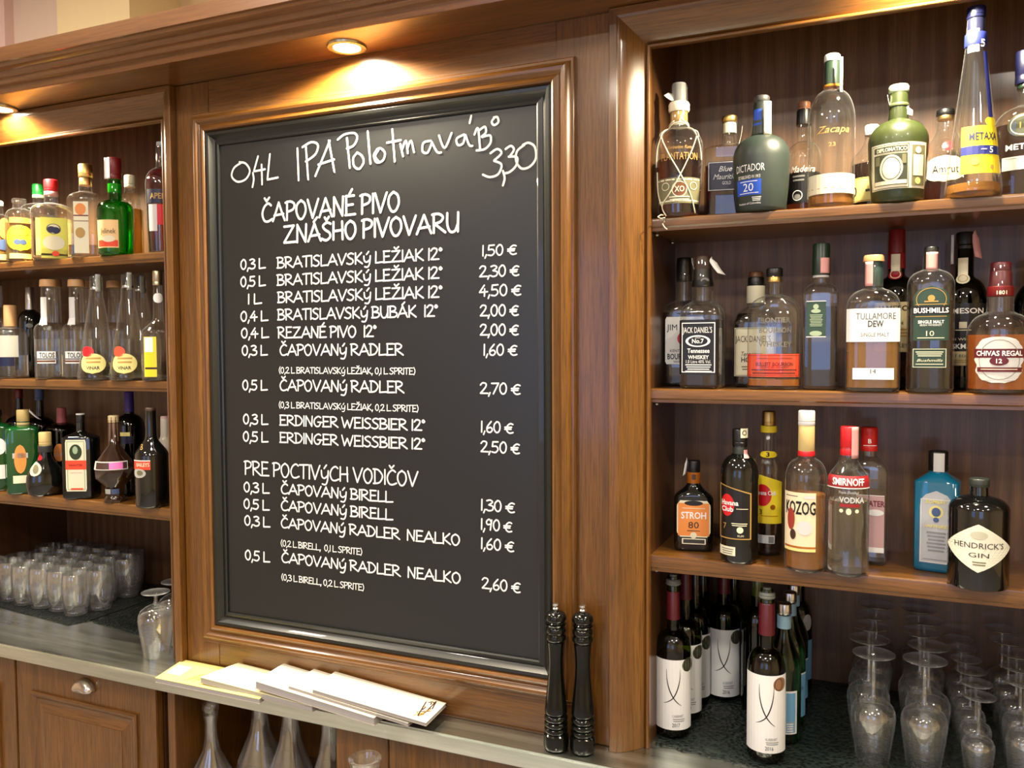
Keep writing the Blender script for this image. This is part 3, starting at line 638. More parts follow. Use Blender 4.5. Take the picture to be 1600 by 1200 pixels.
def bottle(d):
    o = empty('bottle', d['p'], d['rot'], d['l'], 'bottle', d['g'])
    H, R, zs, zn, rn, P = d['H'], d['R'], d['zs'], d['zn'], d['rn'], d['P']
    asp, wb, st = d['asp'], d['wb'], d['st']; nt = d.get('nt', rn)
    zc = min([b[1] for b in d['bands'] if b[0] in ('cap', 'cork', 'stopper', 'neck_wrap', 'stopper_top', 'stopper_base', 'cap_top')] or [H])
    ztop = H-.004 if d['bands'] else H
    ry = lambda r, t=1: r*(1+(asp-1)*t)
    rg = [(0, R*wb*.86, ry(R*wb)*.86, P), (.0025, R*wb*.96, ry(R*wb)*.96, P), (.008, R*wb, ry(R*wb), P)]
    if st == 'cone':
        n = 14
        for i in range(1, n+1):
            t = i/n; r = R+(rn-R)*(t**1.0); rg.append((zs+(zn-zs)*t, r, ry(r, 1-t), P+(2-P)*t))
        rg.insert(3, (zs, R, ry(R), P))
    else:
        rg.append((zs*.45, R*(wb*.4+.6), ry(R)*(wb*.4+.6), P)); rg.append((zs*.8, R*(wb*.1+.9), ry(R), P)); rg.append((zs, R, ry(R), P))
        n = 9
        for i in range(1, n+1):
            if st == 'round':
                th = PI/2*i/n; z = zs+(zn-zs)*math.sin(th)*.93 if i < n else zn; r = rn+(R-rn)*math.cos(th)
            else:
                t = i/n; z = zs+(zn-zs)*t; r = rn+(R-rn)*(.5+.5*math.cos(PI*t))
            t = i/n; rg.append((z, r, ry(r, 1-t), P+(2-P)*min(1, t*1.5)))
    if ztop > zn+.006:
        rg.append((ztop-.003, nt*.93, nt*.93, 2)); rg.append((ztop, nt*.86, nt*.86, 2))
    rg.sort(key=lambda q: q[0])
    if d['l'].startswith('faceted'):
        Hz = zs; rg = [(0, R*.55, R*.55, 2), (.012, R*.55, R*.55, 2), (.018, R*.45, R*.45, 2), (.045, R*.5, R*.5, 2), (Hz*.72, R*.97, R*.97, 2), (Hz, R, R, 2), (Hz+.02, R*.9, R*.9, 2), (zn, rn, rn, 2), (ztop, rn*.9, rn*.9, 2)]
        loft('glass_body', rg, col(d['gl']), o, seg=8)
    elif 'pot-bellied' in d['l']:
        rg = [(0, R*.7, R*.4, 2), (.006, R*.9, R*.5, 2), (.03, R, R*.6, 2), (.055, R*.97, R*.58, 2), (.08, R*.75, R*.45, 2), (.1, R*.45, R*.36, 2), (.115, rn, rn, 2), (ztop, rn, rn, 2)]
        loft('glass_body', rg, col(d['gl']), o)
    else: loft('glass_body', rg, col(d['gl']), o)
    if 'liq' in d:
        lv = d['lv']; g = .0022
        ir = [(z if z > .006 else .006, max(a-g, .003), max(b-g, .003), p) for z, a, b, p in rg if .003 < z < lv-.002]
        q = ring_at(rg, lv); ir.append((lv, max(q[1]-g, .003), max(q[2]-g, .003), q[3]))
        loft('liquid', ir, MATS[d['liq']], o)
    for n, z0, z1, r, c in d['bands']:
        if n in ('neck_label', 'neck_ring', 'cap_ring', 'neck_band', 'collar', 'neck_collar', 'stopper_rim'): pr = [(r*1.0, z0), (r*1.02, z0+.0006), (r*1.0, z1-.0006), (r*.97, z1)]
        elif n in ('cap', 'cap_top'):
            pr = [(r*.97, z0), (r, z0+.001), (r, z0+(z1-z0)*.2), (r*.96, z0+(z1-z0)*.22), (r*.96, z0+(z1-z0)*.27), (r, z0+(z1-z0)*.29), (r*.99, z1-.0025), (r*.93, z1-.0008), (r*.85, z1)]
        elif n == 'cap_skirt': pr = [(r*1.05, z0), (r*1.08, z0+.004), (r*.95, (z0+z1)/2), (r*.86, z1)]
        elif n in ('stopper', 'stopper_base') and c == 'greyp':
            h = z1-z0; pr = [(r*.7, z0), (r*.95, z0+h*.15), (r, z0+h*.3), (r*.9, z0+h*.45), (r*.98, z0+h*.55), (r*.95, z0+h*.7), (r*.6, z1)]
        elif n == 'stopper': h = z1-z0; pr = [(r*.9, z0), (r, z0+h*.25), (r*.97, z0+h*.5), (r, z0+h*.75), (r*.88, z1)]
        else: pr = [(r*1.03, z0), (r*1.03, z0+.001), (r*.98, z1-.002), (r*.9, z1)]
        nm = 'stopper' if n.startswith('stopper') else 'cap' if n.startswith('cap') else n
        lathe(nm, pr, col(c), o, seg=28)
    # labels on caps use an outline that includes the bands
    rgl = rg
    for n, z0, z1, r, c in sorted(d['bands'], key=lambda q: q[1]):
        if n in ('cap', 'neck_wrap', 'collar', 'neck_label', 'neck_collar', 'neck_band', 'cap_skirt', 'stopper', 'cork'):
            rgl = [q for q in rgl if not (z0-.0005 < q[0] < z1+.0005)]+[(z0, r*1.03, r*1.03, 2), (z1, r*1.03, r*1.03, 2)]; rgl.sort(key=lambda q: q[0])
    for lb in d['labs']: label_mesh('label', rgl if lb[1] > zn-.004 else rg, lb, o)
    for n, x0, z0, x1, z1, c, ang in d['strips']:
        V = []; Fc = []; m = 8; mid = (x0+x1)/2; rmx = max(ring_at(rgl, z0+(z1-z0)*q/8)[1] for q in range(9))*1.01
        for i in range(m+1):
            z = z1+(z0-z1)*i/m; rr = ring_at(rgl, z)[1]
            rr = rmx; xs = mid; sg = 1 if mid > 0 else -1
            if ang: xs = sg*(rr+.0008)+(mid-sg*rr)*(i/m)**1.5*1.25
            for s in ((-1, 1) if ang else (-1, -.5, 0, .5, 1)):
                x = xs+s*(x1-x0)/2
                if ang: V.append((xs, -rr*.3+s*(x1-x0)*.35-.002*math.sin(i*.9), z)) if abs(ang) < 10 else V.append((xs+s*(x1-x0)*.42*min(1, i/2), -rr*.35+s*(x1-x0)*.2, z-s*sg*.002))
                else: V.append((x, -math.sqrt(max(rr*rr-min(x*x, rr*rr*.97), 0))-.001, z))
        q_ = 2 if ang else 5
        for i in range(m):
            for k in range(q_-1): Fc.append((q_*i+k, q_*i+k+1, q_*i+k+1+q_, q_*i+k+q_))
        s = mk(n, V, Fc, col(c), o, True); sd = s.modifiers.new('thick', 'SOLIDIFY'); sd.thickness = .0005
    if d.get('wrap'):
        def path(pts): return [spt(rg, a, z, .0016) for a, z in smooth_poly([tuple(q) for q in pts], 6)]
        Rn = R
        for pts in ([(-.038, .155), (-.02, .120), (.004, .078), (.024, .04), (.036, .006)], [(.038, .155), (.024, .122), (.002, .078), (-.018, .045), (-.036, .022), (-.026, .002)],
                    [(-.040, .155), (-.034, .172), (-.012, .184), (.006, .186), (.024, .178), (.038, .157)], [(-.040, .155), (-.052, .13), (-.056, .1)], [(.040, .155), (.050, .13), (.054, .11)],
                    [(-.052, .09), (-.05, .05), (-.036, .02)], [(-.044, .16), (-.046, .172), (-.030, .182), (-.01, .19)], [(.044, .155), (.045, .17), (.03, .182), (.008, .19)]):
            tube('raffia_strand', path(pts), .0013, col('cream'), o, 5)
        tube('raffia_strand', [(-.030, -.030, .004), (-.034, -.044, .003), (-.040, -.050, -.002), (-.034, -.052, -.006), (-.026, -.052, -.004), (-.027, -.051, -.012), (-.031, -.051, -.016), (-.026, -.052, -.024), (-.022, -.052, -.027)], .0011, col('cream'), o, 5)
    return o
BOTTLES = [
{'l': 'round dark rum bottle wrapped in a pale raffia net with a torn seal on top', 'g': 'bottles on the top right-hand shelf', 'p': [0.1911, 0.066, 1.97], 'rot': 0.2126, 'H': 0.2667, 'R': 0.0466, 'asp': 1, 'zs': 0.1396, 'zn': 0.1787, 'rn': 0.0179, 'P': 2, 'st': 'round', 'wb': 0.86, 'gl': 'clear', 'nt': 0.0172, 'liq': 'rum', 'lv': 0.1143, 'wrap': 'net', 'bands': [['stopper_top', 0.229, 0.2667, 0.014, 'grey'], ['stopper', 0.2102, 0.229, 0.0211, 'cream'], ['neck_collar', 0.1875, 0.2102, 0.0166, 'gold'], ['neck_ring', 0.1825, 0.1875, 0.0185, 'cream']], 'labs': [[-0.0501, 0.0248, 0.0501, 0.0742, 'olive', 'rect', [['r', -0.0476, 0.0693, 0.0476, 0.0717, 'cream'], ['r', -0.0476, 0.0285, 0.0476, 0.031, 'cream'], ['e', 0.0012, 0.052, 0.014, 0.014, 'brown'], ['o', 0.0012, 0.052, 0.0153, 0.0153, 0.0018, 'cream'], ['t', 'XO', 0.0012, 0.052, 0.0115, 0.0192, 'cream', 'b'], ['o', -0.0277, 0.0581, 0.0089, 0.0077, 0.0013, 'cream'], ['o', 0.0308, 0.0581, 0.0089, 0.0077, 0.0013, 'cream'], ['l', -0.0192, 0.0219, 0.0371, 0.0322, 2, 'cream']]], [-0.0432, 0.1075, 0.0476, 0.1235, None, 'rect', [['t', 'PLANTATION', 0.0012, 0.1149, 0.014, 0.0766, 'gold', 's']]], [-0.0219, 0.1272, 0.0277, 0.137, None, 'rect', [['t', 'Barbados Rum', 0.0012, 0.1321, 0.0064, 0.0485, 'gold', 'i']]], [0.0, 0.1813, 0.0105, 0.196, 'cream', 'oval', [['t', '2', 0.005, 0.1886, 0.0077, 0.0051, 'brown', '']]]], 'strips': [['torn_seal', -0.0192, 0.2328, 0.0038, 0.2479, 'white', 25]]},
{'l': 'square decanter with a dark blue label and gold stopper behind the matte grey bottle', 'g': 'bottles on the top right-hand shelf', 'p': [0.275, 0.161, 1.97], 'rot': 0.1555, 'H': 0.2169, 'R': 0.0501, 'asp': 0.8, 'zs': 0.144, 'zn': 0.157, 'rn': 0.0158, 'P': 8, 'st': 'round', 'wb': 1, 'gl': 'clear', 'liq': 'rum', 'lv': 0.1127, 'bands': [['stopper', 0.2039, 0.2169, 0.0158, 'goldp'], ['cork', 0.1817, 0.2039, 0.0132, 'cream']], 'labs': [[-0.0422, 0.059, 0.0461, 0.1179, 'navy', 'rect', [['b', -0.041, 0.0603, 0.0448, 0.1166, 0.0012, 'white'], ['t', 'Blue', -0.0077, 0.1026, 0.0106, 0.0264, 'white', 'i'], ['t', 'Mauritius', -0.0064, 0.0872, 0.0106, 0.0501, 'white', 'i'], ['t', 'GOLD', -0.0051, 0.0744, 0.0066, 0.0171, 'white', '']]]], 'strips': [['tax_strip', 0.0132, 0.1557, 0.0237, 0.1935, 'cream', 4]]},
{'l': 'matte grey-green bottle with long neck and bright blue 20 square', 'g': 'bottles on the top right-hand shelf', 'p': [0.35, 0.066, 1.97], 'rot': 0.1203, 'H': 0.2208, 'R': 0.0529, 'asp': 1, 'zs': 0.102, 'zn': 0.1482, 'rn': 0.0197, 'P': 2, 'st': 'round', 'wb': 0.87, 'gl': 'matte', 'nt': 0.0135, 'bands': [['stopper', 0.21, 0.2221, 0.0147, 'dkgrey'], ['neck_wrap', 0.1748, 0.21, 0.0154, 'mattecap']], 'labs': [[-0.0739, 0.0681, 0.0096, 0.0882, None, 'rect', [['t', 'DICTADOR', -0.0234, 0.0788, 0.0135, 0.059, 'white', 's']]], [-0.0593, 0.0586, 0.006, 0.0681, None, 'rect', [['t', 'ESTABLISHED IN 1913', -0.0247, 0.0622, 0.0061, 0.0455, 'white', '']]], [-0.0521, 0.029, 0.0, 0.0575, 'blue', 'rect', [['t', '20', -0.0247, 0.0432, 0.0147, 0.0209, 'white', 's'], ['l', -0.0426, -0.0072, 0.0539, 0.0527, 1, 'white'], ['l', -0.0443, -0.0048, 0.0326, 0.0314, 1, 'white']]], [-0.0593, 0.0124, 0.0, 0.0255, None, 'rect', [['l', -0.017, 0.0, 0.0243, 0.0183, 3, 'white'], ['t', 'Product of Colombia', -0.0234, 0.0136, 0.0037, 0.0455, 'white', '']]], [-0.0177, 0.1649, 0.0, 0.1955, 'blue', 'rect', []]], 'strips': [['tax_strip', 0.0037, 0.1433, 0.0172, 0.2051, 'cream', 0]]},
{'l': 'slim dark-labelled bottle behind and left of the clear white-banded bottle', 'g': 'bottles on the top right-hand shelf', 'p': [0.4192, 0.166, 1.97], 'rot': 0.0748, 'H': 0.2294, 'R': 0.0332, 'asp': 1, 'zs': 0.1158, 'zn': 0.1512, 'rn': 0.0128, 'P': 2, 'st': 'round', 'wb': 1, 'gl': 'clear', 'liq': 'rum', 'lv': 0.088, 'bands': [['cap', 0.2143, 0.2294, 0.0121, 'brown'], ['neck_wrap', 0.184, 0.2143, 0.0141, 'black']], 'labs': [[-0.0409, 0.026, 0.0456, 0.0846, 'black', 'rect', [['l', -0.0215, 0.0025, 0.0784, 0.0709, 2, 'grey'], ['o', -0.0115, 0.041, 0.0102, 0.0102, 0.0015, 'white'], ['e', -0.0115, 0.0385, 0.0064, 0.0051, 'grey']]], [-0.0304, 0.0846, 0.0284, 0.1021, None, 'rect', [['t', 'Madeira', -0.0013, 0.0921, 0.0128, 0.0486, 'white', 'i']]]], 'strips': []},
{'l': 'tall clear bottle with a white band and dark green neck wrap', 'g': 'bottles on the top right-hand shelf', 'p': [0.4749, 0.076, 1.97], 'rot': 0.0458, 'H': 0.2858, 'R': 0.0413, 'asp': 1, 'zs': 0.1597, 'zn': 0.2223, 'rn': 0.0156, 'P': 2, 'st': 'round', 'wb': 1, 'gl': 'clear', 'nt': 0.0144, 'liq': 'amber', 'lv': 0.0293, 'bands': [['cap', 0.2729, 0.2858, 0.0144, 'pale'], ['neck_wrap', 0.2293, 0.2729, 0.0138, 'dkgreen'], ['neck_ring', 0.2246, 0.2293, 0.0156, 'orange']], 'labs': [[-0.0497, 0.0241, 0.0577, 0.0601, 'cream', 'rect', [['r', -0.0497, 0.0334, 0.0577, 0.0346, 'gold']]], [-0.0292, 0.1285, 0.0418, 0.147, None, 'rect', [['t', 'Zacapa', 0.0035, 0.1378, 0.0168, 0.0599, 'gold', 'i']]], [-0.0118, 0.1077, 0.0143, 0.1169, None, 'rect', [['t', '23', 0.0012, 0.1123, 0.0072, 0.012, 'gold', '']]]], 'strips': [['tax_strip', 0.0132, 0.2081, 0.018, 0.2717, 'white', 0]]},
{'l': 'small clear bottle with white cap and yellow label half hidden behind the olive bottle', 'g': 'bottles on the top right-hand shelf', 'p': [0.5437, 0.17600000000000002, 1.97], 'rot': 0.0046, 'H': 0.1728, 'R': 0.0374, 'asp': 1, 'zs': 0.1, 'zn': 0.1457, 'rn': 0.0125, 'P': 2, 'st': 'slope', 'wb': 1, 'gl': 'clear', 'liq': 'cola', 'lv': 0.0963, 'bands': [['cap', 0.1531, 0.1728, 0.0131, 'white']], 'labs': [[-0.0464, 0.0216, 0.0431, 0.0678, 'pyellow', 'rect', [['e', -0.0379, 0.0423, 0.01, 0.0112, 'black'], ['o', -0.0379, 0.0423, 0.0075, 0.0087, 0.0012, 'cream'], ['r', -0.0099, 0.0399, 0.0024, 0.0447, 'black'], ['b', -0.0464, 0.0229, 0.0431, 0.0666, 0.001, 'orange']]]], 'strips': []},
{'l': 'squat olive-green bottle with an engraved portrait-style cream label', 'g': 'bottles on the top right-hand shelf', 'p': [0.5881, 0.066, 1.97], 'rot': -0.0216, 'H': 0.212, 'R': 0.0503, 'asp': 1, 'zs': 0.1094, 'zn': 0.1505, 'rn': 0.0162, 'P': 2, 'st': 'round', 'wb': 0.87, 'gl': 'olivegl', 'bands': [['stopper', 0.1984, 0.212, 0.0173, 'palegreen'], ['collar', 0.179, 0.1984, 0.015, 'cream2'], ['neck_ring', 0.1733, 0.179, 0.0168, 'olivecap']], 'labs': [[-0.0509, 0.0214, 0.0555, 0.1006, 'cream', 'rect', [['b', -0.0488, 0.0225, 0.0184, 0.0983, 0.0012, 'dkolive'], ['r', -0.0433, 0.085, 0.016, 0.095, 'dkolive'], ['t', 'DIPLOMATICO', -0.0113, 0.0894, 0.0069, 0.052, 'cream', 'b'], ['r', -0.0433, 0.0281, 0.016, 0.0816, 'dkolive'], ['e', -0.0113, 0.0571, 0.0197, 0.0231, 'cream'], ['o', -0.0113, 0.0571, 0.0162, 0.0197, 0.0012, 'dkolive'], ['r', -0.04, 0.0638, -0.0311, 0.0794, 'olive'], ['r', 0.0068, 0.0638, 0.0136, 0.0794, 'olive'], ['r', -0.0416, 0.0292, 0.0148, 0.0359, 'cream'], ['r', 0.0233, 0.0259, 0.0509, 0.095, 'olive'], ['r', 0.0258, 0.0426, 0.0469, 0.0783, 'cream'], ['e', 0.0354, 0.0861, 0.0058, 0.0058, 'cream'], ['e', 0.0354, 0.0337, 0.0058, 0.0058, 'pyellow']]]], 'strips': [['tax_strip', -0.015, 0.1596, -0.0058, 0.1961, 'white', 8], ['tax_strip', 0.0093, 0.1562, 0.0231, 0.171, 'white', -20]]},
{'l': 'short clear bottle with red wax seal and scalloped white label', 'g': 'bottles on the top right-hand shelf', 'p': [0.6703, 0.166, 1.97], 'rot': -0.0667, 'H': 0.1861, 'R': 0.0397, 'asp': 1, 'zs': 0.1006, 'zn': 0.1529, 'rn': 0.0156, 'P': 2, 'st': 'slope', 'wb': 1, 'gl': 'clear', 'liq': 'rum', 'lv': 0.078, 'bands': [['cap', 0.1742, 0.1861, 0.0156, 'black'], ['neck_ring', 0.1659, 0.1742, 0.0138, 'goldp']], 'labs': [[-0.0409, 0.0455, 0.0409, 0.0934, 'cream', 'oval', [['t', 'Amrut', 0.0012, 0.0689, 0.0144, 0.0457, 'black', 's'], ['l', -0.0083, 0.0083, 0.0596, 0.0572, 1, 'gold']]], [-0.0047, 0.1016, 0.0132, 0.1202, 'red', 'oval', [['o', 0.0035, 0.1109, 0.0048, 0.0048, 0.0012, 'dkred']]]], 'strips': []},
{'l': 'tall conical clear bottle with yellow label and deep blue stripe', 'g': 'bottles on the top right-hand shelf', 'p': [0.7076, 0.055999999999999994, 1.97], 'rot': -0.0933, 'H': 0.3271, 'R': 0.0444, 'asp': 1, 'zs': 0.0144, 'zn': 0.2573, 'rn': 0.0161, 'P': 2, 'st': 'cone', 'wb': 1, 'gl': 'clear', 'nt': 0.0139, 'liq': 'amber', 'lv': 0.0222, 'bands': [['cap', 0.3075, 0.3271, 0.015, 'navy'], ['neck_wrap', 0.2813, 0.3075, 0.0139, 'navy'], ['collar', 0.2595, 0.2813, 0.0172, 'blue2']], 'labs': [[-0.0205, 0.0359, 0.0519, 0.1176, 'yellow', 'rect', [['t', 'METAXA', 0.0168, 0.0994, 0.0133, 0.0489, 'dkblue', 'b'], ['r', -0.0205, 0.0682, 0.0519, 0.0833, 'blue2'], ['t', '5', 0.0288, 0.0758, 0.0111, 0.0067, 'white', 'b'], ['l', 0.011, 0.0205, 0.0768, 0.0758, 1, 'white'], ['e', 0.0303, 0.0456, 0.0033, 0.0044, 'gold'], ['e', 0.0022, 0.0564, 0.0067, 0.0067, 'gold']]], [0.0171, 0.1166, 0.0441, 0.1337, 'yellow', 'oval', []], [-0.0133, 0.247, 0.0055, 0.2864, 'white', 'rect', []], [0.0067, 0.2534, 0.0193, 0.2673, None, 'rect', [['t', '5', 0.0118, 0.2609, 0.0122, 0.0078, 'white', 'b']]], [0.0125, 0.1316, 0.0336, 0.247, 'blue2', 'slant', []]], 'strips': []},
{'l': 'dark brandy bottle with round silver medallion at the right edge of the top shelf', 'g': 'bottles on the top right-hand shelf', 'p': [0.7918, 0.10600000000000001, 1.97], 'rot': -0.1391, 'H': 0.2568, 'R': 0.0505, 'asp': 0.6, 'zs': 0.1185, 'zn': 0.1629, 'rn': 0.0135, 'P': 2.6, 'st': 'round', 'wb': 1, 'gl': 'clear', 'liq': 'cola', 'lv': 0.1285, 'bands': [['cap', 0.1994, 0.2568, 0.0179, 'navy'], ['neck_ring', 0.1916, 0.1994, 0.0146, 'dkgreen']], 'labs': [[-0.029, 0.1038, 0.0239, 0.1431, 'dkolive', 'oval', [['o', -0.0022, 0.1235, 0.0224, 0.0168, 0.0017, 'silver'], ['t', '12', -0.0022, 0.1235, 0.0101, 0.0135, 'gold', '']]], [-0.0355, 0.0809, 0.0355, 0.094, None, 'rect', [['t', 'METAXA', 0.0022, 0.0874, 0.0101, 0.0673, 'white', 'b']]], [-0.0384, 0.048, 0.0355, 0.071, 'silver', 'rect', [['l', -0.0314, 0.0275, 0.0678, 0.0656, 1, 'grey']]]], 'strips': []},
{'l': 'bourbon bottle with tall white label and red seal, left end of middle shelf', 'g': 'bottles on the middle right-hand shelf', 'p': [0.1796, 0.17600000000000002, 1.631], 'rot': 0.206, 'H': 0.2729, 'R': 0.0479, 'asp': 0.75, 'zs': 0.1491, 'zn': 0.1818, 'rn': 0.0178, 'P': 6, 'st': 'round', 'wb': 1, 'gl': 'clear', 'liq': 'cola', 'lv': 0.1572, 'bands': [['cap', 0.2226, 0.2729, 0.0157, 'black']], 'labs': [[-0.0386, 0.0471, 0.0413, 0.1465, 'white', 'round', [['t', 'JIM BEAM', -0.0013, 0.1224, 0.0164, 0.0685, 'black', 's'], ['e', 0.0027, 0.1009, 0.0164, 0.0151, 'red'], ['e', 0.0027, 0.1009, 0.0096, 0.0096, 'pale'], ['t', 'KENTUCKY', -0.008, 0.0754, 0.0055, 0.0411, 'black', ''], ['t', 'BOURBON', -0.008, 0.0633, 0.0123, 0.052, 'black', 'b'], ['t', 'WHISKEY', -0.008, 0.0525, 0.0041, 0.0274, 'black', '']]]], 'strips': []},
{'l': 'square whiskey bottle with black label in white scroll lettering and bell-shaped cap', 'g': 'bottles on the middle right-hand shelf', 'p': [0.2357, 0.086, 1.631], 'rot': -0.0352, 'H': 0.2653, 'R': 0.0392, 'asp': 1, 'zs': 0.1449, 'zn': 0.1757, 'rn': 0.0206, 'P': 9, 'st': 'round', 'wb': 1, 'gl': 'clear', 'liq': 'cola', 'lv': 0.1372, 'bands': [['cap', 0.2385, 0.2653, 0.0168, 'dkbrown'], ['cap_skirt', 0.2039, 0.2385, 0.02, 'black']], 'labs': [[-0.0374, 0.0288, 0.04, 0.1362, 'black', 'rect', [['b', -0.0323, 0.0326, 0.0335, 0.1311, 0.0017, 'white'], ['t', "JACK DANIEL'S", -0.0013, 0.1148, 0.0155, 0.058, 'white', 's'], ['e', 0.0, 0.0946, 0.0245, 0.0116, 'white'], ['e', 0.0, 0.0946, 0.0193, 0.009, 'black'], ['t', 'No.7', 0.0, 0.0946, 0.009, 0.0232, 'white', 'b'], ['t', 'OLD', 0.0, 0.1021, 0.0039, 0.0103, 'white', ''], ['t', 'Tennessee', 0.0013, 0.0756, 0.009, 0.0438, 'white', 'b'], ['t', 'WHISKEY', 0.0013, 0.063, 0.0077, 0.0412, 'white', 'b'], ['t', '1.0 Litre 40% Vol.', 0.0013, 0.0541, 0.0064, 0.049, 'white', ''], ['l', -0.0245, 0.0271, 0.0478, 0.0351, 4, 'white']]], [0.0, 0.2041, 0.0188, 0.2204, 'grey', 'oval', [['e', 0.0077, 0.2129, 0.0052, 0.0039, 'black']]]], 'strips': [['tax_strip', 0.0258, 0.227, 0.0425, 0.2602, 'white', 12], ['tax_strip', -0.0103, 0.2142, -0.0077, 0.2615, 'white', 8]]},
{'l': 'cream-labelled whiskey bottle standing behind the orange-labelled flask', 'g': 'bottles on the middle right-hand shelf', 'p': [0.3266, 0.186, 1.631], 'rot': 0.1251, 'H': 0.2378, 'R': 0.0439, 'asp': 0.9, 'zs': 0.1252, 'zn': 0.1677, 'rn': 0.0173, 'P': 8, 'st': 'round', 'wb': 1, 'gl': 'clear', 'liq': 'cola', 'lv': 0.1518, 'bands': [['cap_top', 0.2273, 0.2378, 0.0146, 'brown'], ['cap', 0.2087, 0.2273, 0.0166, 'black'], ['neck_label', 0.173, 0.2087, 0.0186, 'cream']], 'labs': [[-0.0415, 0.0226, 0.0389, 0.1218, 'cream', 'rect', [['t', "JACK DANIEL'S", -0.0052, 0.097, 0.0173, 0.0693, 'dkbrown', 's'], ['t', 'Tennessee', -0.0078, 0.0683, 0.0093, 0.04, 'dkbrown', 'i'], ['t', 'HONEY', -0.0078, 0.0566, 0.0107, 0.04, 'dkbrown', 'b'], ['l', -0.0272, 0.0117, 0.0422, 0.037, 2, 'olive'], ['b', -0.0402, 0.0239, 0.0376, 0.1205, 0.0011, 'olive']]]], 'strips': []},
{'l': 'nearly empty flat flask with embossed glass and a bright orange label', 'g': 'bottles on the middle right-hand shelf', 'p': [0.3745, 0.08099999999999999, 1.631], 'rot': 0.1049, 'H': 0.2347, 'R': 0.0497, 'asp': 0.55, 'zs': 0.1445, 'zn': 0.1841, 'rn': 0.0149, 'P': 3, 'st': 'round', 'wb': 1, 'gl': 'clear', 'liq': 'orange', 'lv': 0.0203, 'bands': [['cap', 0.2186, 0.2347, 0.0155, 'black'], ['cork', 0.2075, 0.2186, 0.0137, 'goldp']], 'labs': [[-0.0695, 0.0249, 0.0618, 0.069, 'oranger', 'rect', [['b', -0.0661, 0.0273, 0.0584, 0.0665, 0.0009, 'dkred'], ['t', 'BULLEIT BOURBON', 0.0012, 0.0494, 0.0075, 0.0746, 'dkred', 'b'], ['l', -0.034, 0.0372, 0.0604, 0.058, 1, 'dkred'], ['l', -0.0483, 0.0483, 0.0383, 0.0322, 2, 'dkred'], ['t', 'FRONTIER WHISKEY', 0.0012, 0.0433, 0.0037, 0.0547, 'dkred', '']]], [-0.0584, 0.0788, 0.0584, 0.1338, None, 'rect', [['t', 'BOURBON', 0.0024, 0.1143, 0.0099, 0.0622, 'clearpr', 'b'], ['t', 'FRONTIER', 0.0, 0.1338, 0.0099, 0.0622, 'clearpr', 'b'], ['t', 'WHISKEY', 0.0024, 0.0874, 0.0099, 0.0646, 'clearpr', 'b']]]], 'strips': []},
{'l': 'slender square bottle with a dark green back label and green neck capsule', 'g': 'bottles on the middle right-hand shelf', 'p': [0.4582, 0.096, 1.631], 'rot': 0.055, 'H': 0.2786, 'R': 0.0319, 'asp': 0.9, 'zs': 0.1799, 'zn': 0.2043, 'rn': 0.0147, 'P': 8, 'st': 'round', 'wb': 1, 'gl': 'clear', 'liq': 'tea', 'lv': 0.1579, 'bands': [['neck_wrap', 0.219, 0.2786, 0.016, 'dkgreen'], ['neck_ring', 0.2141, 0.219, 0.0147, 'silver']], 'labs': [[-0.0253, 0.1001, 0.0096, 0.1688, 'green2', 'rect', [['e', -0.0084, 0.158, 0.0049, 0.0049, 'palegreen'], ['e', -0.0084, 0.1496, 0.0086, 0.0037, 'palegreen'], ['l', -0.0193, 0.0036, 0.1423, 0.1218, 8, 'palegreen'], ['e', -0.0084, 0.1074, 0.011, 0.0049, 'palegreen'], ['r', -0.0253, 0.1674, 0.0096, 0.1688, 'pale'], ['r', -0.0253, 0.1001, 0.0096, 0.1019, 'pale']]]], 'strips': [['tax_strip', -0.0012, 0.2214, 0.0147, 0.2506, 'pink', 0]]},
{'l': 'broad bottle with a plain white square label and cork top, amber inside', 'g': 'bottles on the middle right-hand shelf', 'p': [0.5506, 0.055999999999999994, 1.631], 'rot': 0.0008, 'H': 0.2482, 'R': 0.0457, 'asp': 0.75, 'zs': 0.1516, 'zn': 0.1889, 'rn': 0.0164, 'P': 4.5, 'st': 'round', 'wb': 1, 'gl': 'clear', 'liq': 'amber', 'lv': 0.1166, 'bands': [['cork', 0.2366, 0.2482, 0.0176, 'cork'], ['neck_wrap', 0.1913, 0.2366, 0.0158, 'dkgreen2']], 'labs': [[-0.0445, 0.0907, 0.0445, 0.1504, 'white', 'rect', [['t', 'TULLAMORE', 0.0046, 0.1366, 0.0117, 0.0656, 'dkgrey', ''], ['t', 'DEW', 0.0046, 0.1229, 0.0117, 0.0258, 'dkgrey', 'b'], ['t', 'SINGLE MALT', 0.0034, 0.1034, 0.007, 0.0469, 'dkgrey', '']]], [-0.0331, 0.0229, 0.0353, 0.0436, 'white', 'rect', [['t', '14', 0.0011, 0.0379, 0.0082, 0.0094, 'dkgrey', '']]]], 'strips': [['tax_strip', -0.0141, 0.1913, -0.0012, 0.2355, 'pink', 0]]},
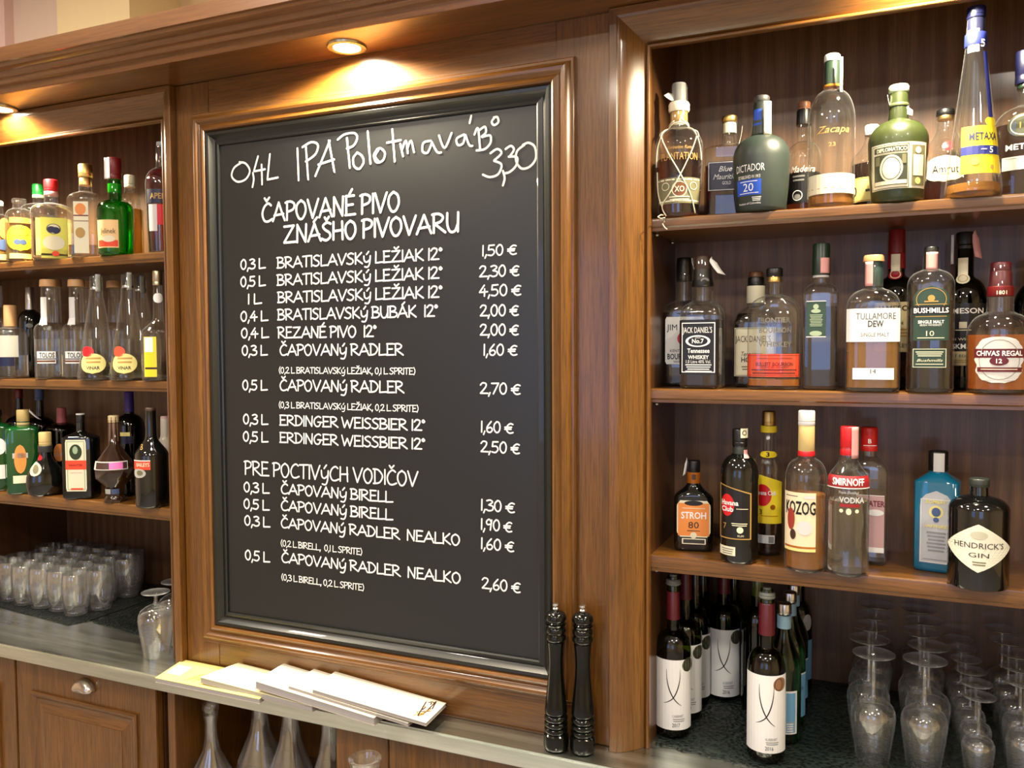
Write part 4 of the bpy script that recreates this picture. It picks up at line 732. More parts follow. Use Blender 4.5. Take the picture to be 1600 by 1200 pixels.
{'l': 'green whiskey bottle with red neck capsule and cream label behind the white-labelled one', 'g': 'bottles on the middle right-hand shelf', 'p': [0.5913, 0.186, 1.631], 'rot': -0.0219, 'H': 0.3087, 'R': 0.0412, 'asp': 1, 'zs': 0.1686, 'zn': 0.2208, 'rn': 0.015, 'P': 2, 'st': 'round', 'wb': 1, 'gl': 'greengl', 'liq': 'cola', 'lv': 0.1711, 'bands': [['neck_wrap', 0.2629, 0.3087, 0.015, 'dkred'], ['neck_band', 0.2332, 0.2629, 0.0156, 'dkred2']], 'labs': [[-0.0478, 0.0715, 0.0478, 0.1668, 'pcream', 'rect', [['t', 'JAMESON', 0.0, 0.1534, 0.0137, 0.07, 'black', 'b'], ['t', 'IRISH', -0.0012, 0.1265, 0.0062, 0.0275, 'black', ''], ['t', 'WHISKEY', 0.0, 0.0838, 0.0075, 0.045, 'black', ''], ['l', -0.0276, 0.0276, 0.1143, 0.1021, 3, 'gold']]], [-0.0106, 0.2276, 0.0063, 0.2604, 'cream', 'rect', []], [-0.0164, 0.2106, 0.0106, 0.2313, 'dkred2', 'oval', [['o', -0.0024, 0.2215, 0.01, 0.0087, 0.0015, 'cream']]]], 'strips': []},
{'l': 'single malt bottle with arched dark green label and pink strip over the cap', 'g': 'bottles on the middle right-hand shelf', 'p': [0.6443, 0.055999999999999994, 1.631], 'rot': -0.0555, 'H': 0.2584, 'R': 0.0383, 'asp': 0.85, 'zs': 0.1892, 'zn': 0.2187, 'rn': 0.0137, 'P': 3.4, 'st': 'round', 'wb': 1, 'gl': 'clear', 'liq': 'tea', 'lv': 0.1631, 'bands': [['cap', 0.2176, 0.2584, 0.012, 'black']], 'labs': [[-0.0268, 0.0923, 0.029, 0.1873, 'green2', 'arch', [['o', 0.0011, 0.1639, 0.024, 0.0206, 0.0011, 'gold'], ['e', 0.0011, 0.1661, 0.0057, 0.0057, 'gold'], ['r', -0.0101, 0.1594, 0.0123, 0.1616, 'gold'], ['r', -0.0279, 0.1382, 0.0302, 0.1527, 'black'], ['t', 'BUSHMILLS', 0.0011, 0.1449, 0.0091, 0.0548, 'white', 'b'], ['r', -0.0235, 0.1549, 0.0257, 0.1561, 'gold'], ['r', -0.0235, 0.1337, 0.0257, 0.1348, 'gold'], ['t', 'SINGLE MALT', 0.0011, 0.1248, 0.0057, 0.0411, 'white', 'b'], ['t', 'IRISH WHISKEY', 0.0011, 0.1192, 0.0034, 0.0343, 'white', ''], ['t', '10', 0.0, 0.1046, 0.0091, 0.0126, 'cream', 's'], ['l', -0.0201, 0.0223, 0.0968, 0.0956, 1, 'cream']]], [-0.0279, 0.044, 0.0268, 0.0788, 'green2', 'rect', [['b', -0.0268, 0.0451, 0.0257, 0.0777, 0.0009, 'cream'], ['l', -0.0223, 0.0212, 0.0721, 0.0654, 3, 'cream'], ['t', 'Bushmills', 0.0, 0.0575, 0.0046, 0.0411, 'cream', 'i'], ['l', -0.0223, 0.0212, 0.0508, 0.0496, 1, 'cream']]]], 'strips': [['tax_strip', -0.008, 0.2176, 0.0103, 0.2482, 'pink', 0]]},
{'l': 'black-labelled green whiskey bottle with a gold neck medallion and loose white strip', 'g': 'bottles on the middle right-hand shelf', 'p': [0.7079, 0.186, 1.631], 'rot': -0.0868, 'H': 0.2968, 'R': 0.0413, 'asp': 1, 'zs': 0.1582, 'zn': 0.2138, 'rn': 0.0158, 'P': 2, 'st': 'round', 'wb': 1, 'gl': 'greengl', 'liq': 'cola', 'lv': 0.1679, 'bands': [['cap', 0.2644, 0.2968, 0.0152, 'black'], ['neck_wrap', 0.2186, 0.2644, 0.0146, 'dkgreen']], 'labs': [[-0.048, 0.0462, 0.0513, 0.1614, 'black', 'rect', [['t', 'JAMESON', -0.0012, 0.146, 0.0134, 0.0753, 'white', 'b'], ['r', -0.0071, 0.1151, 0.0059, 0.127, 'cream'], ['r', -0.0133, 0.111, 0.0133, 0.1128, 'cream'], ['t', 'IRISH WHISKEY', 0.0, 0.095, 0.0049, 0.0656, 'cream', ''], ['t', 'CASKMATES', -0.0012, 0.0819, 0.0097, 0.0704, 'white', 'b'], ['r', -0.048, 0.0462, 0.0513, 0.0724, 'pcream'], ['t', 'STOUT EDITION', -0.0047, 0.0641, 0.0049, 0.0656, 'dkgrey', ''], ['l', -0.033, 0.0298, 0.0557, 0.0522, 2, 'gold']]], [-0.0117, 0.2134, 0.0061, 0.2476, 'cream', 'rect', []], [-0.0146, 0.198, 0.0096, 0.2181, 'cream', 'oval', [['o', -0.0024, 0.2087, 0.0085, 0.0073, 0.0012, 'gold']]]], 'strips': [['tax_strip', 0.0134, 0.2475, 0.0279, 0.298, 'pink', -20], ['tax_strip', -0.0231, 0.2379, -0.0182, 0.2932, 'pale', 0]]},
{'l': 'broad-shouldered scotch bottle with ornate silver and burgundy label, bright amber', 'g': 'bottles on the middle right-hand shelf', 'p': [0.7522, 0.055999999999999994, 1.631], 'rot': -0.1199, 'H': 0.2263, 'R': 0.0516, 'asp': 0.8, 'zs': 0.096, 'zn': 0.1414, 'rn': 0.0211, 'P': 2, 'st': 'round', 'wb': 0.97, 'gl': 'clear', 'nt': 0.0189, 'liq': 'whisky', 'lv': 0.1015, 'bands': [['cap', 0.2109, 0.2263, 0.0166, 'burg'], ['neck_wrap', 0.1844, 0.2109, 0.0178, 'burg'], ['neck_band', 0.1679, 0.1844, 0.0205, 'dkred']], 'labs': [[-0.0422, 0.0197, 0.0407, 0.0979, 'silver', 'ornate', [['o', 0.0, 0.0588, 0.0322, 0.0344, 0.0011, 'grey'], ['r', -0.0422, 0.0621, 0.0422, 0.0773, 'burg'], ['t', 'CHIVAS REGAL', 0.0, 0.0697, 0.0089, 0.0733, 'white', 'b'], ['e', 0.0, 0.0567, 0.0144, 0.0078, 'burg'], ['t', '12', 0.0, 0.0567, 0.0078, 0.0089, 'white', 'b'], ['r', -0.0349, 0.0382, 0.0363, 0.0458, 'burg'], ['l', -0.0283, 0.0283, 0.0425, 0.0415, 1, 'cream']]], [-0.0183, 0.1671, 0.0183, 0.1811, None, 'rect', [['t', '1801', 0.0022, 0.1735, 0.0067, 0.0155, 'cream', '']]]], 'strips': []},
{'l': 'dark green bottle just showing at the right edge behind the scotch bottle', 'g': 'bottles on the middle right-hand shelf', 'p': [0.8241, 0.17600000000000002, 1.631], 'rot': -0.1515, 'H': 0.2515, 'R': 0.0387, 'asp': 1, 'zs': 0.1409, 'zn': 0.1992, 'rn': 0.0141, 'P': 2, 'st': 'round', 'wb': 1, 'gl': 'greengl', 'liq': 'cola', 'lv': 0.1642, 'bands': [['cap', 0.2108, 0.2515, 0.0141, 'black']], 'labs': [], 'strips': []},
{'l': 'flat dark bottle with an orange label and torn paper strip beside its cap', 'g': 'bottles on the lower right-hand shelf', 'p': [0.2146, 0.11099999999999999, 1.295], 'rot': 0.194, 'H': 0.1857, 'R': 0.0397, 'asp': 0.55, 'zs': 0.1059, 'zn': 0.1405, 'rn': 0.0132, 'P': 6, 'st': 'slope', 'wb': 1, 'gl': 'dark', 'bands': [['cap', 0.1618, 0.1857, 0.0132, 'black'], ['neck_label', 0.1391, 0.1618, 0.0139, 'orange']], 'labs': [[-0.0336, 0.0303, 0.0336, 0.1055, 'cream', 'oct', [['r', -0.0311, 0.0329, 0.0311, 0.1002, 'orange2'], ['e', 0.0, 0.1002, 0.0185, 0.0053, 'black'], ['t', 'STROH', 0.0, 0.0752, 0.0146, 0.0503, 'white', 'b'], ['t', '80', 0.0, 0.0554, 0.0132, 0.0212, 'dkbrown', 's'], ['l', -0.0233, 0.0233, 0.0897, 0.087, 1, 'cream'], ['l', -0.0129, 0.0129, 0.0435, 0.0408, 1, 'dkbrown'], ['e', 0.0, 0.0342, 0.0066, 0.0066, 'cream']]], [-0.0233, 0.0157, 0.0246, 0.0276, 'cream', 'round', [['r', -0.0207, 0.0177, 0.022, 0.0256, 'dkgrey']]], [-0.0067, 0.1463, 0.0067, 0.1621, None, 'rect', [['r', -0.0039, 0.1476, 0.0039, 0.1581, 'dkbrown']]]], 'strips': [['tax_strip', -0.0212, 0.1551, -0.0146, 0.1896, 'pale', 14]]},
{'l': 'dark rum bottle with a gold-edged black label and red disc', 'g': 'bottles on the lower right-hand shelf', 'p': [0.3149, 0.055999999999999994, 1.295], 'rot': 0.1417, 'H': 0.259, 'R': 0.0364, 'asp': 1, 'zs': 0.1686, 'zn': 0.2113, 'rn': 0.0138, 'P': 2, 'st': 'round', 'wb': 1, 'gl': 'dark', 'bands': [['cap', 0.2264, 0.259, 0.0144, 'black'], ['neck_wrap', 0.2063, 0.2264, 0.0138, 'mattecap']], 'labs': [[-0.0496, 0.0485, 0.0237, 0.155, 'gold', 'notch', [['n', -0.045, 0.0509, 0.0207, 0.1525, 'black'], ['e', -0.0253, 0.1142, 0.0151, 0.0213, 'red'], ['t', 'Havana', -0.0207, 0.1191, 0.01, 0.0376, 'white', 'b'], ['t', 'Club', -0.0253, 0.1067, 0.01, 0.0276, 'white', 'b'], ['t', '7', -0.0304, 0.0733, 0.0113, 0.0075, 'gold', ''], ['e', 0.0012, 0.0671, 0.0063, 0.0063, 'cream'], ['l', -0.0152, 0.0152, 0.0795, 0.0758, 2, 'cream'], ['l', -0.0062, 0.0165, 0.108, 0.1067, 1, 'cream'], ['t', 'RUM', 0.0025, 0.0559, 0.0038, 0.0113, 'cream', '']]], [-0.0496, 0.0162, -0.0074, 0.0336, 'cream', 'rect', [['l', -0.0389, -0.0112, 0.0286, 0.0199, 3, 'grey']]], [0.0012, 0.2425, 0.0197, 0.2609, 'cream', 'rect', [['o', 0.0092, 0.2523, 0.005, 0.005, 0.0015, 'black']]], [0.0078, 0.2043, 0.0197, 0.2191, 'pink', 'rect', []]], 'strips': []},
{'l': 'clear rum bottle with gold cap and bright yellow label behind the black-labelled rum', 'g': 'bottles on the lower right-hand shelf', 'p': [0.36, 0.136, 1.295], 'rot': 0.1098, 'H': 0.2895, 'R': 0.0298, 'asp': 1, 'zs': 0.165, 'zn': 0.2053, 'rn': 0.0143, 'P': 2, 'st': 'round', 'wb': 1, 'gl': 'clear', 'liq': 'tea', 'lv': 0.1363, 'bands': [['cap', 0.2598, 0.2895, 0.013, 'goldp'], ['neck_band', 0.2468, 0.2598, 0.0156, 'yellow']], 'labs': [[-0.0262, 0.0661, 0.0305, 0.165, 'yellow', 'notch', [['e', -0.0118, 0.1227, 0.0182, 0.022, 'red'], ['t', 'Havana Club', -0.0064, 0.1278, 0.0091, 0.0441, 'white', 'b'], ['t', '3', -0.0146, 0.0893, 0.0104, 0.0065, 'dkbrown', ''], ['l', -0.0146, 0.0207, 0.0816, 0.079, 1, 'orange'], ['e', 0.0091, 0.0996, 0.0052, 0.0052, 'orange']]], [-0.0203, 0.197, 0.0203, 0.2098, 'yellow', 'oval', [['t', '3', -0.0013, 0.2034, 0.0091, 0.0065, 'black', 'b']]], [-0.0242, 0.0262, 0.0132, 0.0429, 'pale', 'rect', [['r', 0.0013, 0.0274, 0.0118, 0.0403, 'grey']]]], 'strips': []},
{'l': 'spiced rum bottle with white cap, gold neck label and picture label, amber inside', 'g': 'bottles on the lower right-hand shelf', 'p': [0.439, 0.036, 1.295], 'rot': 0.0687, 'H': 0.2998, 'R': 0.0373, 'asp': 1, 'zs': 0.1712, 'zn': 0.2122, 'rn': 0.0144, 'P': 2, 'st': 'round', 'wb': 1, 'gl': 'clear', 'liq': 'amber2', 'lv': 0.1446, 'bands': [['cap', 0.2723, 0.2998, 0.015, 'pale'], ['neck_label', 0.2242, 0.2723, 0.0144, 'goldpale'], ['neck_band', 0.2146, 0.2242, 0.015, 'red']], 'labs': [[-0.0507, 0.0411, 0.0184, 0.1502, 'cream2', 'rect', [['t', 'KOZOG', -0.012, 0.1218, 0.0252, 0.0601, 'black', 'b'], ['l', -0.043, -0.0145, 0.1431, 0.1407, 1, 'dkgrey'], ['e', -0.0024, 0.085, 0.0144, 0.0132, 'pale'], ['r', -0.0463, 0.047, 0.0184, 0.0506, 'orange'], ['r', -0.0463, 0.0411, 0.0184, 0.0458, 'pyellow'], ['e', -0.0286, 0.1005, 0.0084, 0.0204, 'rust'], ['e', -0.024, 0.072, 0.006, 0.0096, 'dkbrown'], ['r', -0.0035, 0.1396, 0.017, 0.1455, 'pale']]]], 'strips': []},
{'l': 'clear vodka bottle with red cap and red name band', 'g': 'bottles on the lower right-hand shelf', 'p': [0.5125, 0.036, 1.295], 'rot': 0.0241, 'H': 0.2723, 'R': 0.0366, 'asp': 1, 'zs': 0.1707, 'zn': 0.218, 'rn': 0.0147, 'P': 2, 'st': 'slope', 'wb': 1, 'gl': 'clear', 'liq': 'water', 'lv': 0.1375, 'bands': [['cap', 0.2192, 0.2723, 0.0147, 'red']], 'labs': [[-0.0475, 0.1641, 0.0475, 0.185, 'dkred3', 'rect', [['t', 'SMIRNOFF', 0.0, 0.1745, 0.013, 0.059, 'white', 'b'], ['r', -0.0475, 0.1623, 0.0475, 0.1641, 'white']]], [-0.0297, 0.1164, 0.0314, 0.1571, None, 'rect', [['t', 'Triple Distilled', 0.0012, 0.1548, 0.0059, 0.0354, 'pale', 'i'], ['t', 'VODKA', 0.007, 0.142, 0.0106, 0.0448, 'pale', 'b'], ['r', -0.0142, 0.1292, 0.0207, 0.135, 'dkred3'], ['e', -0.0117, 0.1222, 0.0035, 0.0035, 'cream'], ['e', 0.0012, 0.1211, 0.0047, 0.0059, 'cream'], ['e', 0.0155, 0.1222, 0.0035, 0.0035, 'cream']]]], 'strips': [['tax_strip', 0.0047, 0.2145, 0.0165, 0.2723, 'pink', 0]]},
{'l': 'square clear gin bottle with red cap and pinkish label behind the vodka', 'g': 'bottles on the lower right-hand shelf', 'p': [0.5466, 0.136, 1.295], 'rot': 0.0031, 'H': 0.2633, 'R': 0.0335, 'asp': 0.8, 'zs': 0.1753, 'zn': 0.2076, 'rn': 0.0136, 'P': 8, 'st': 'round', 'wb': 1, 'gl': 'clear', 'liq': 'water', 'lv': 0.1479, 'bands': [['cap', 0.2175, 0.2633, 0.0155, 'red2']], 'labs': [[-0.0219, 0.026, 0.028, 0.1357, 'pinkl', 'rect', [['t', 'BEEFEATER', 0.0, 0.1197, 0.0112, 0.057, 'dkred', 'b'], ['r', -0.0219, 0.1344, 0.028, 0.1357, 'white'], ['r', -0.0219, 0.026, 0.028, 0.0359, 'white'], ['e', 0.0122, 0.1025, 0.0149, 0.0062, 'white']]], [-0.018, 0.2276, 0.0194, 0.2472, None, 'rect', [['t', 'B', 0.0012, 0.2374, 0.0087, 0.0062, 'white', 'b'], ['l', -0.0108, 0.0148, 0.2288, 0.2276, 1, 'white']]]], 'strips': []},
{'l': 'turquoise gin bottle with square shoulders and a tall silver label', 'g': 'bottles on the lower right-hand shelf', 'p': [0.6654, 0.126, 1.295], 'rot': -0.1854, 'H': 0.2239, 'R': 0.0384, 'asp': 0.7, 'zs': 0.1664, 'zn': 0.1832, 'rn': 0.0156, 'P': 7, 'st': 'cone', 'wb': 1, 'gl': 'turq', 'bands': [['cap', 0.1868, 0.2239, 0.0168, 'black']], 'labs': [[-0.0259, 0.0175, 0.0283, 0.1519, 'silver2', 'arch', [['b', -0.0247, 0.0187, 0.0271, 0.1365, 0.001, 'white'], ['o', 0.0012, 0.1128, 0.012, 0.012, 0.0036, 'pyellow'], ['e', 0.0012, 0.1128, 0.0072, 0.0084, 'steelb'], ['e', 0.0012, 0.0985, 0.0048, 0.0048, 'steelb'], ['t', 'BOMBAY', 0.0012, 0.1318, 0.0072, 0.0335, 'pyellow', 'b'], ['t', 'SAPPHIRE', 0.0012, 0.0866, 0.006, 0.0359, 'pyellow', 'b'], ['l', -0.0141, 0.0177, 0.0747, 0.0414, 6, 'grey2'], ['l', -0.02, 0.0224, 0.0247, 0.0223, 1, 'grey2']]], [-0.006, 0.1863, 0.0132, 0.2206, 'silver', 'rect', []]], 'strips': []},
{'l': 'black apothecary-style gin bottle with a cream diamond label', 'g': 'bottles on the lower right-hand shelf', 'p': [0.7238, 0.036, 1.295], 'rot': -0.1042, 'H': 0.1888, 'R': 0.048, 'asp': 1, 'zs': 0.1351, 'zn': 0.1597, 'rn': 0.0145, 'P': 2, 'st': 'round', 'wb': 1, 'gl': 'dark', 'bands': [['cap', 0.1743, 0.1888, 0.0162, 'mattecap'], ['neck_ring', 0.1676, 0.1743, 0.0134, 'dkgrey']], 'labs': [[-0.064, 0.0342, 0.064, 0.1163, 'cream3', 'diamond', [['t', "HENDRICK'S", 0.0011, 0.0802, 0.01, 0.0826, 'dkgrey', 's'], ['t', 'GIN', 0.0011, 0.0638, 0.0078, 0.0313, 'dkgrey', 's'], ['e', 0.0011, 0.0977, 0.0134, 0.0067, 'creamd'], ['l', -0.0087, 0.0121, 0.0517, 0.0473, 2, 'olive']]]], 'strips': []},
{'l': 'red wine bottle at the far left with grey pump stopper, label dated 2017', 'g': 'wine and water bottles on the counter', 'p': [0.1732, 0.11, 0.903], 'rot': 0.2172, 'H': 0.3358, 'R': 0.037, 'asp': 1, 'zs': 0.1794, 'zn': 0.2203, 'rn': 0.0135, 'P': 2, 'st': 'round', 'wb': 1, 'gl': 'winegl', 'liq': 'wine', 'lv': 0.1685, 'bands': [['stopper_top', 0.3291, 0.3358, 0.0081, 'greyp'], ['stopper', 0.3128, 0.3291, 0.0162, 'greyp'], ['stopper_base', 0.3019, 0.3128, 0.0115, 'greyp'], ['neck_wrap', 0.2421, 0.3019, 0.0135, 'burg']], 'labs': [[-0.0508, 0.0196, 0.0508, 0.1662, 'white', 'rect', [['c', -0.0135, 0.0707, 0.0149, 0.1474, 'black'], ['t', 'CABERNET', 0.0107, 0.0492, 0.0054, 0.0243, 'grey2', ''], ['l', 0.0, 0.0258, 0.0425, 0.0384, 2, 'grey2'], ['t', '2017', 0.0066, 0.0304, 0.0081, 0.0162, 'dkgrey', '']]], [0.0193, 0.1394, 0.0517, 0.1689, 'dkolive', 'oval', [['o', 0.0333, 0.1541, 0.0094, 0.0128, 0.0013, 'dkbrown']]]], 'strips': []},
{'l': 'wine bottle second in the left row, white label edge showing', 'g': 'wine and water bottles on the counter', 'p': [0.1801, 0.2, 0.903], 'rot': 0.2031, 'H': 0.3194, 'R': 0.0359, 'asp': 1, 'zs': 0.1787, 'zn': 0.2172, 'rn': 0.0141, 'P': 2, 'st': 'round', 'wb': 1, 'gl': 'winegl', 'liq': 'wine', 'lv': 0.1673, 'bands': [['neck_wrap', 0.2598, 0.3194, 0.0134, 'burg']], 'labs': [[-0.0491, 0.0184, 0.0491, 0.1675, 'white', 'rect', [['c', -0.0131, 0.0704, 0.0145, 0.1479, 'black'], ['t', 'CABERNET', 0.0104, 0.0494, 0.0056, 0.0236, 'grey2', ''], ['l', 0.0, 0.025, 0.0424, 0.0381, 2, 'grey2'], ['t', '2017', 0.0064, 0.0297, 0.0085, 0.0157, 'dkgrey', '']]], [0.0165, 0.1353, 0.0502, 0.1661, 'dkolive', 'oval', [['o', 0.0294, 0.1507, 0.0092, 0.0134, 0.0014, 'dkbrown']]]], 'strips': []},
{'l': 'wine bottle third in the left row with two dark medals on its label edge', 'g': 'wine and water bottles on the counter', 'p': [0.1836, 0.29000000000000004, 0.903], 'rot': 0.1919, 'H': 0.2973, 'R': 0.0346, 'asp': 1, 'zs': 0.1755, 'zn': 0.2157, 'rn': 0.0147, 'P': 2, 'st': 'round', 'wb': 1, 'gl': 'winegl', 'liq': 'wine', 'lv': 0.1621, 'bands': [['neck_wrap', 0.2454, 0.2973, 0.0132, 'burg']], 'labs': [[-0.0472, 0.0169, 0.0472, 0.161, 'white', 'rect', [['c', -0.0126, 0.0671, 0.014, 0.1405, 'black'], ['t', 'CABERNET', 0.01, 0.0493, 0.0059, 0.0227, 'grey2', ''], ['l', 0.0, 0.0242, 0.042, 0.0375, 2, 'grey2'], ['t', '2017', 0.0062, 0.0287, 0.0088, 0.0151, 'dkgrey', '']]], [0.0151, 0.1258, 0.0484, 0.1581, 'dkolive', 'oval', [['o', 0.0272, 0.1419, 0.0088, 0.014, 0.0015, 'dkbrown']]]], 'strips': []},
{'l': 'wine bottle last in the left row against the back panel', 'g': 'wine and water bottles on the counter', 'p': [0.1806, 0.4, 0.903], 'rot': 0.1831, 'H': 0.2694, 'R': 0.0342, 'asp': 1, 'zs': 0.1646, 'zn': 0.2038, 'rn': 0.0155, 'P': 2, 'st': 'round', 'wb': 1, 'gl': 'winegl', 'liq': 'wine', 'lv': 0.1521, 'bands': [['neck_wrap', 0.2241, 0.2694, 0.0132, 'burg']], 'labs': [[-0.0465, 0.0041, 0.0465, 0.1467, 'white', 'rect', [['c', -0.0125, 0.0538, 0.0138, 0.125, 'black'], ['t', 'CABERNET', 0.0099, 0.0383, 0.0062, 0.0224, 'grey2', ''], ['l', 0.0, 0.0239, 0.0305, 0.0258, 2, 'grey2'], ['t', '2017', 0.0061, 0.0165, 0.0093, 0.015, 'dkgrey', '']]], [0.0134, 0.1034, 0.0431, 0.1374, 'dkolive', 'oval', [['o', 0.0249, 0.1204, 0.0087, 0.0147, 0.0016, 'dkbrown']]]], 'strips': []},
{'l': 'red wine bottle in the middle of the mat with large white crossed-curve label', 'g': 'wine and water bottles on the counter', 'p': [0.2404, 0.33999999999999997, 0.903], 'rot': 0.1588, 'H': 0.2861, 'R': 0.038, 'asp': 1, 'zs': 0.1809, 'zn': 0.217, 'rn': 0.0149, 'P': 2, 'st': 'round', 'wb': 1, 'gl': 'winegl', 'liq': 'wine', 'lv': 0.1674, 'bands': [['neck_wrap', 0.2411, 0.2861, 0.0142, 'burg']], 'labs': [[-0.0464, 0.0107, 0.0464, 0.1653, 'white', 'rect', [['c', -0.0133, 0.0646, 0.0147, 0.1446, 'black'], ['t', 'ALIBERNET', 0.0105, 0.0435, 0.006, 0.0239, 'grey2', ''], ['l', 0.0, 0.0252, 0.0361, 0.0316, 2, 'grey2'], ['t', '2016', 0.0065, 0.0227, 0.0089, 0.016, 'dkgrey', '']]], [0.0163, 0.1312, 0.0495, 0.1638, 'dkolive', 'oval', [['o', 0.0289, 0.1475, 0.0093, 0.0142, 0.0015, 'dkbrown']]]], 'strips': []},
{'l': 'wine bottle tucked directly behind the middle white-labelled one', 'g': 'wine and water bottles on the counter', 'p': [0.2472, 0.43999999999999995, 0.903], 'rot': 0.1479, 'H': 0.2663, 'R': 0.0321, 'asp': 1, 'zs': 0.1641, 'zn': 0.2019, 'rn': 0.0156, 'P': 2, 'st': 'round', 'wb': 1, 'gl': 'winegl', 'liq': 'wine', 'lv': 0.1515, 'bands': [['neck_wrap', 0.227, 0.2663, 0.0132, 'burg']], 'labs': [[-0.0435, 0.0049, 0.0435, 0.1514, 'pblue', 'rect', [['c', -0.0117, 0.056, 0.013, 0.1297, 'black'], ['t', 'ALIBERNET', 0.0093, 0.0393, 0.0062, 0.021, 'grey2', ''], ['l', 0.0, 0.0224, 0.0315, 0.0268, 2, 'grey2'], ['t', '2016', 0.0058, 0.0174, 0.0094, 0.014, 'dkgrey', '']]]], 'strips': []},
{'l': 'dark wine bottle with a cream neck capsule behind the front wine bottle', 'g': 'wine and water bottles on the counter', 'p': [0.3213, 0.30000000000000004, 0.903], 'rot': 0.1205, 'H': 0.3104, 'R': 0.0352, 'asp': 1, 'zs': 0.1902, 'zn': 0.2337, 'rn': 0.0144, 'P': 2, 'st': 'round', 'wb': 1, 'gl': 'winegl', 'liq': 'wine', 'lv': 0.1829, 'bands': [['neck_wrap', 0.2555, 0.3104, 0.0136, 'cream']], 'labs': [], 'strips': []},
{'l': 'front wine bottle with grey pump stopper, bronze medal and label dated 2016', 'g': 'wine and water bottles on the counter', 'p': [0.366, 0.075, 0.903], 'rot': 0.1102, 'H': 0.3394, 'R': 0.0365, 'asp': 1, 'zs': 0.1748, 'zn': 0.2209, 'rn': 0.0139, 'P': 2, 'st': 'round', 'wb': 1, 'gl': 'winegl', 'liq': 'wine', 'lv': 0.1825, 'bands': [['stopper_top', 0.333, 0.3394, 0.0082, 'greyp'], ['stopper', 0.3165, 0.333, 0.0164, 'greyp'], ['stopper_base', 0.3089, 0.3165, 0.0114, 'greyp'], ['neck_wrap', 0.2464, 0.3089, 0.0152, 'burg']], 'labs': [[-0.0504, 0.0233, 0.0504, 0.1759, 'white', 'rect', [['c', -0.0133, 0.0765, 0.0147, 0.1583, 'black'], ['t', 'ALIBERNET', 0.0106, 0.0511, 0.0051, 0.024, 'grey2', ''], ['l', 0.0, 0.0255, 0.0448, 0.041, 2, 'grey2'], ['t', '2016', 0.0066, 0.0334, 0.0076, 0.016, 'dkgrey', '']]], [0.0134, 0.1445, 0.0435, 0.1722, 'bronze', 'oval', [['o', 0.0255, 0.1583, 0.0093, 0.012, 0.0013, 'dkbrown']]]], 'strips': []},
{'l': 'green mineral water bottle nearest the front with silver cap and pale blue label', 'g': 'wine and water bottles on the counter', 'p': [0.3899, 0.17, 0.903], 'rot': 0.091, 'H': 0.2846, 'R': 0.0344, 'asp': 1, 'zs': 0.1508, 'zn': 0.2339, 'rn': 0.0113, 'P': 2, 'st': 'slope', 'wb': 1, 'gl': 'greengl2', 'liq': 'water', 'lv': 0.2044, 'bands': [['cap', 0.2619, 0.2846, 0.0146, 'silverm'], ['neck_label', 0.2325, 0.2592, 0.0139, 'ltblue']], 'labs': [[0.0026, 0.0234, 0.0294, 0.1122, 'white', 'rect', [['r', 0.0052, 0.0499, 0.0257, 0.1082, 'ltblue2'], ['r', 0.0052, 0.0261, 0.0257, 0.0499, 'greyb'], ['l', 0.0065, 0.0207, 0.0446, 0.0301, 4, 'white']]]], 'strips': []},
{'l': 'green mineral water bottle second in its row with silver cap', 'g': 'wine and water bottles on the counter', 'p': [0.3933, 0.26, 0.903], 'rot': 0.0849, 'H': 0.2831, 'R': 0.0333, 'asp': 1, 'zs': 0.1543, 'zn': 0.2343, 'rn': 0.0108, 'P': 2, 'st': 'slope', 'wb': 1, 'gl': 'greengl2', 'liq': 'water', 'lv': 0.2059, 'bands': [['cap', 0.2613, 0.2831, 0.014, 'silverm'], ['neck_label', 0.233, 0.2587, 0.0134, 'ltblue']], 'labs': [[0.0155, 0.0207, 0.0457, 0.1151, 'ltblue2', 'rect', [['t', 'S.PELLEGRINO', 0.0275, 0.0832, 0.0069, 0.0139, 'dkblue', ''], ['r', 0.0155, 0.1123, 0.0457, 0.1151, 'white']]]], 'strips': []},
{'l': 'green mineral water bottle third in its row, only cap and shoulder showing', 'g': 'wine and water bottles on the counter', 'p': [0.3937, 0.35, 0.903], 'rot': 0.0808, 'H': 0.2762, 'R': 0.0319, 'asp': 1, 'zs': 0.1518, 'zn': 0.229, 'rn': 0.0105, 'P': 2, 'st': 'slope', 'wb': 1, 'gl': 'greengl2', 'liq': 'water', 'lv': 0.2016, 'bands': [['cap', 0.2551, 0.2762, 0.0136, 'silverm'], ['neck_label', 0.2277, 0.2526, 0.0129, 'ltblue']], 'labs': [[0.018, 0.0237, 0.0439, 0.1137, 'ltblue2', 'rect', [['r', 0.018, 0.1108, 0.0439, 0.1137, 'white']]]], 'strips': []},
{'l': 'dark bottle with a pale oval neck label at the back of the row', 'g': 'wine and water bottles on the counter', 'p': [0.3954, 0.44999999999999996, 0.903], 'rot': 0.076, 'H': 0.276, 'R': 0.0328, 'asp': 1, 'zs': 0.1579, 'zn': 0.2147, 'rn': 0.0152, 'P': 2, 'st': 'round', 'wb': 1, 'gl': 'winegl', 'liq': 'wine', 'lv': 0.1533, 'bands': [['neck_wrap', 0.2301, 0.276, 0.0129, 'black']], 'labs': [[0.0107, 0.1476, 0.0364, 0.1855, 'pale', 'oval', []], [0.0138, 0.0306, 0.0416, 0.1248, 'ltblue2', 'rect', []]], 'strips': []},
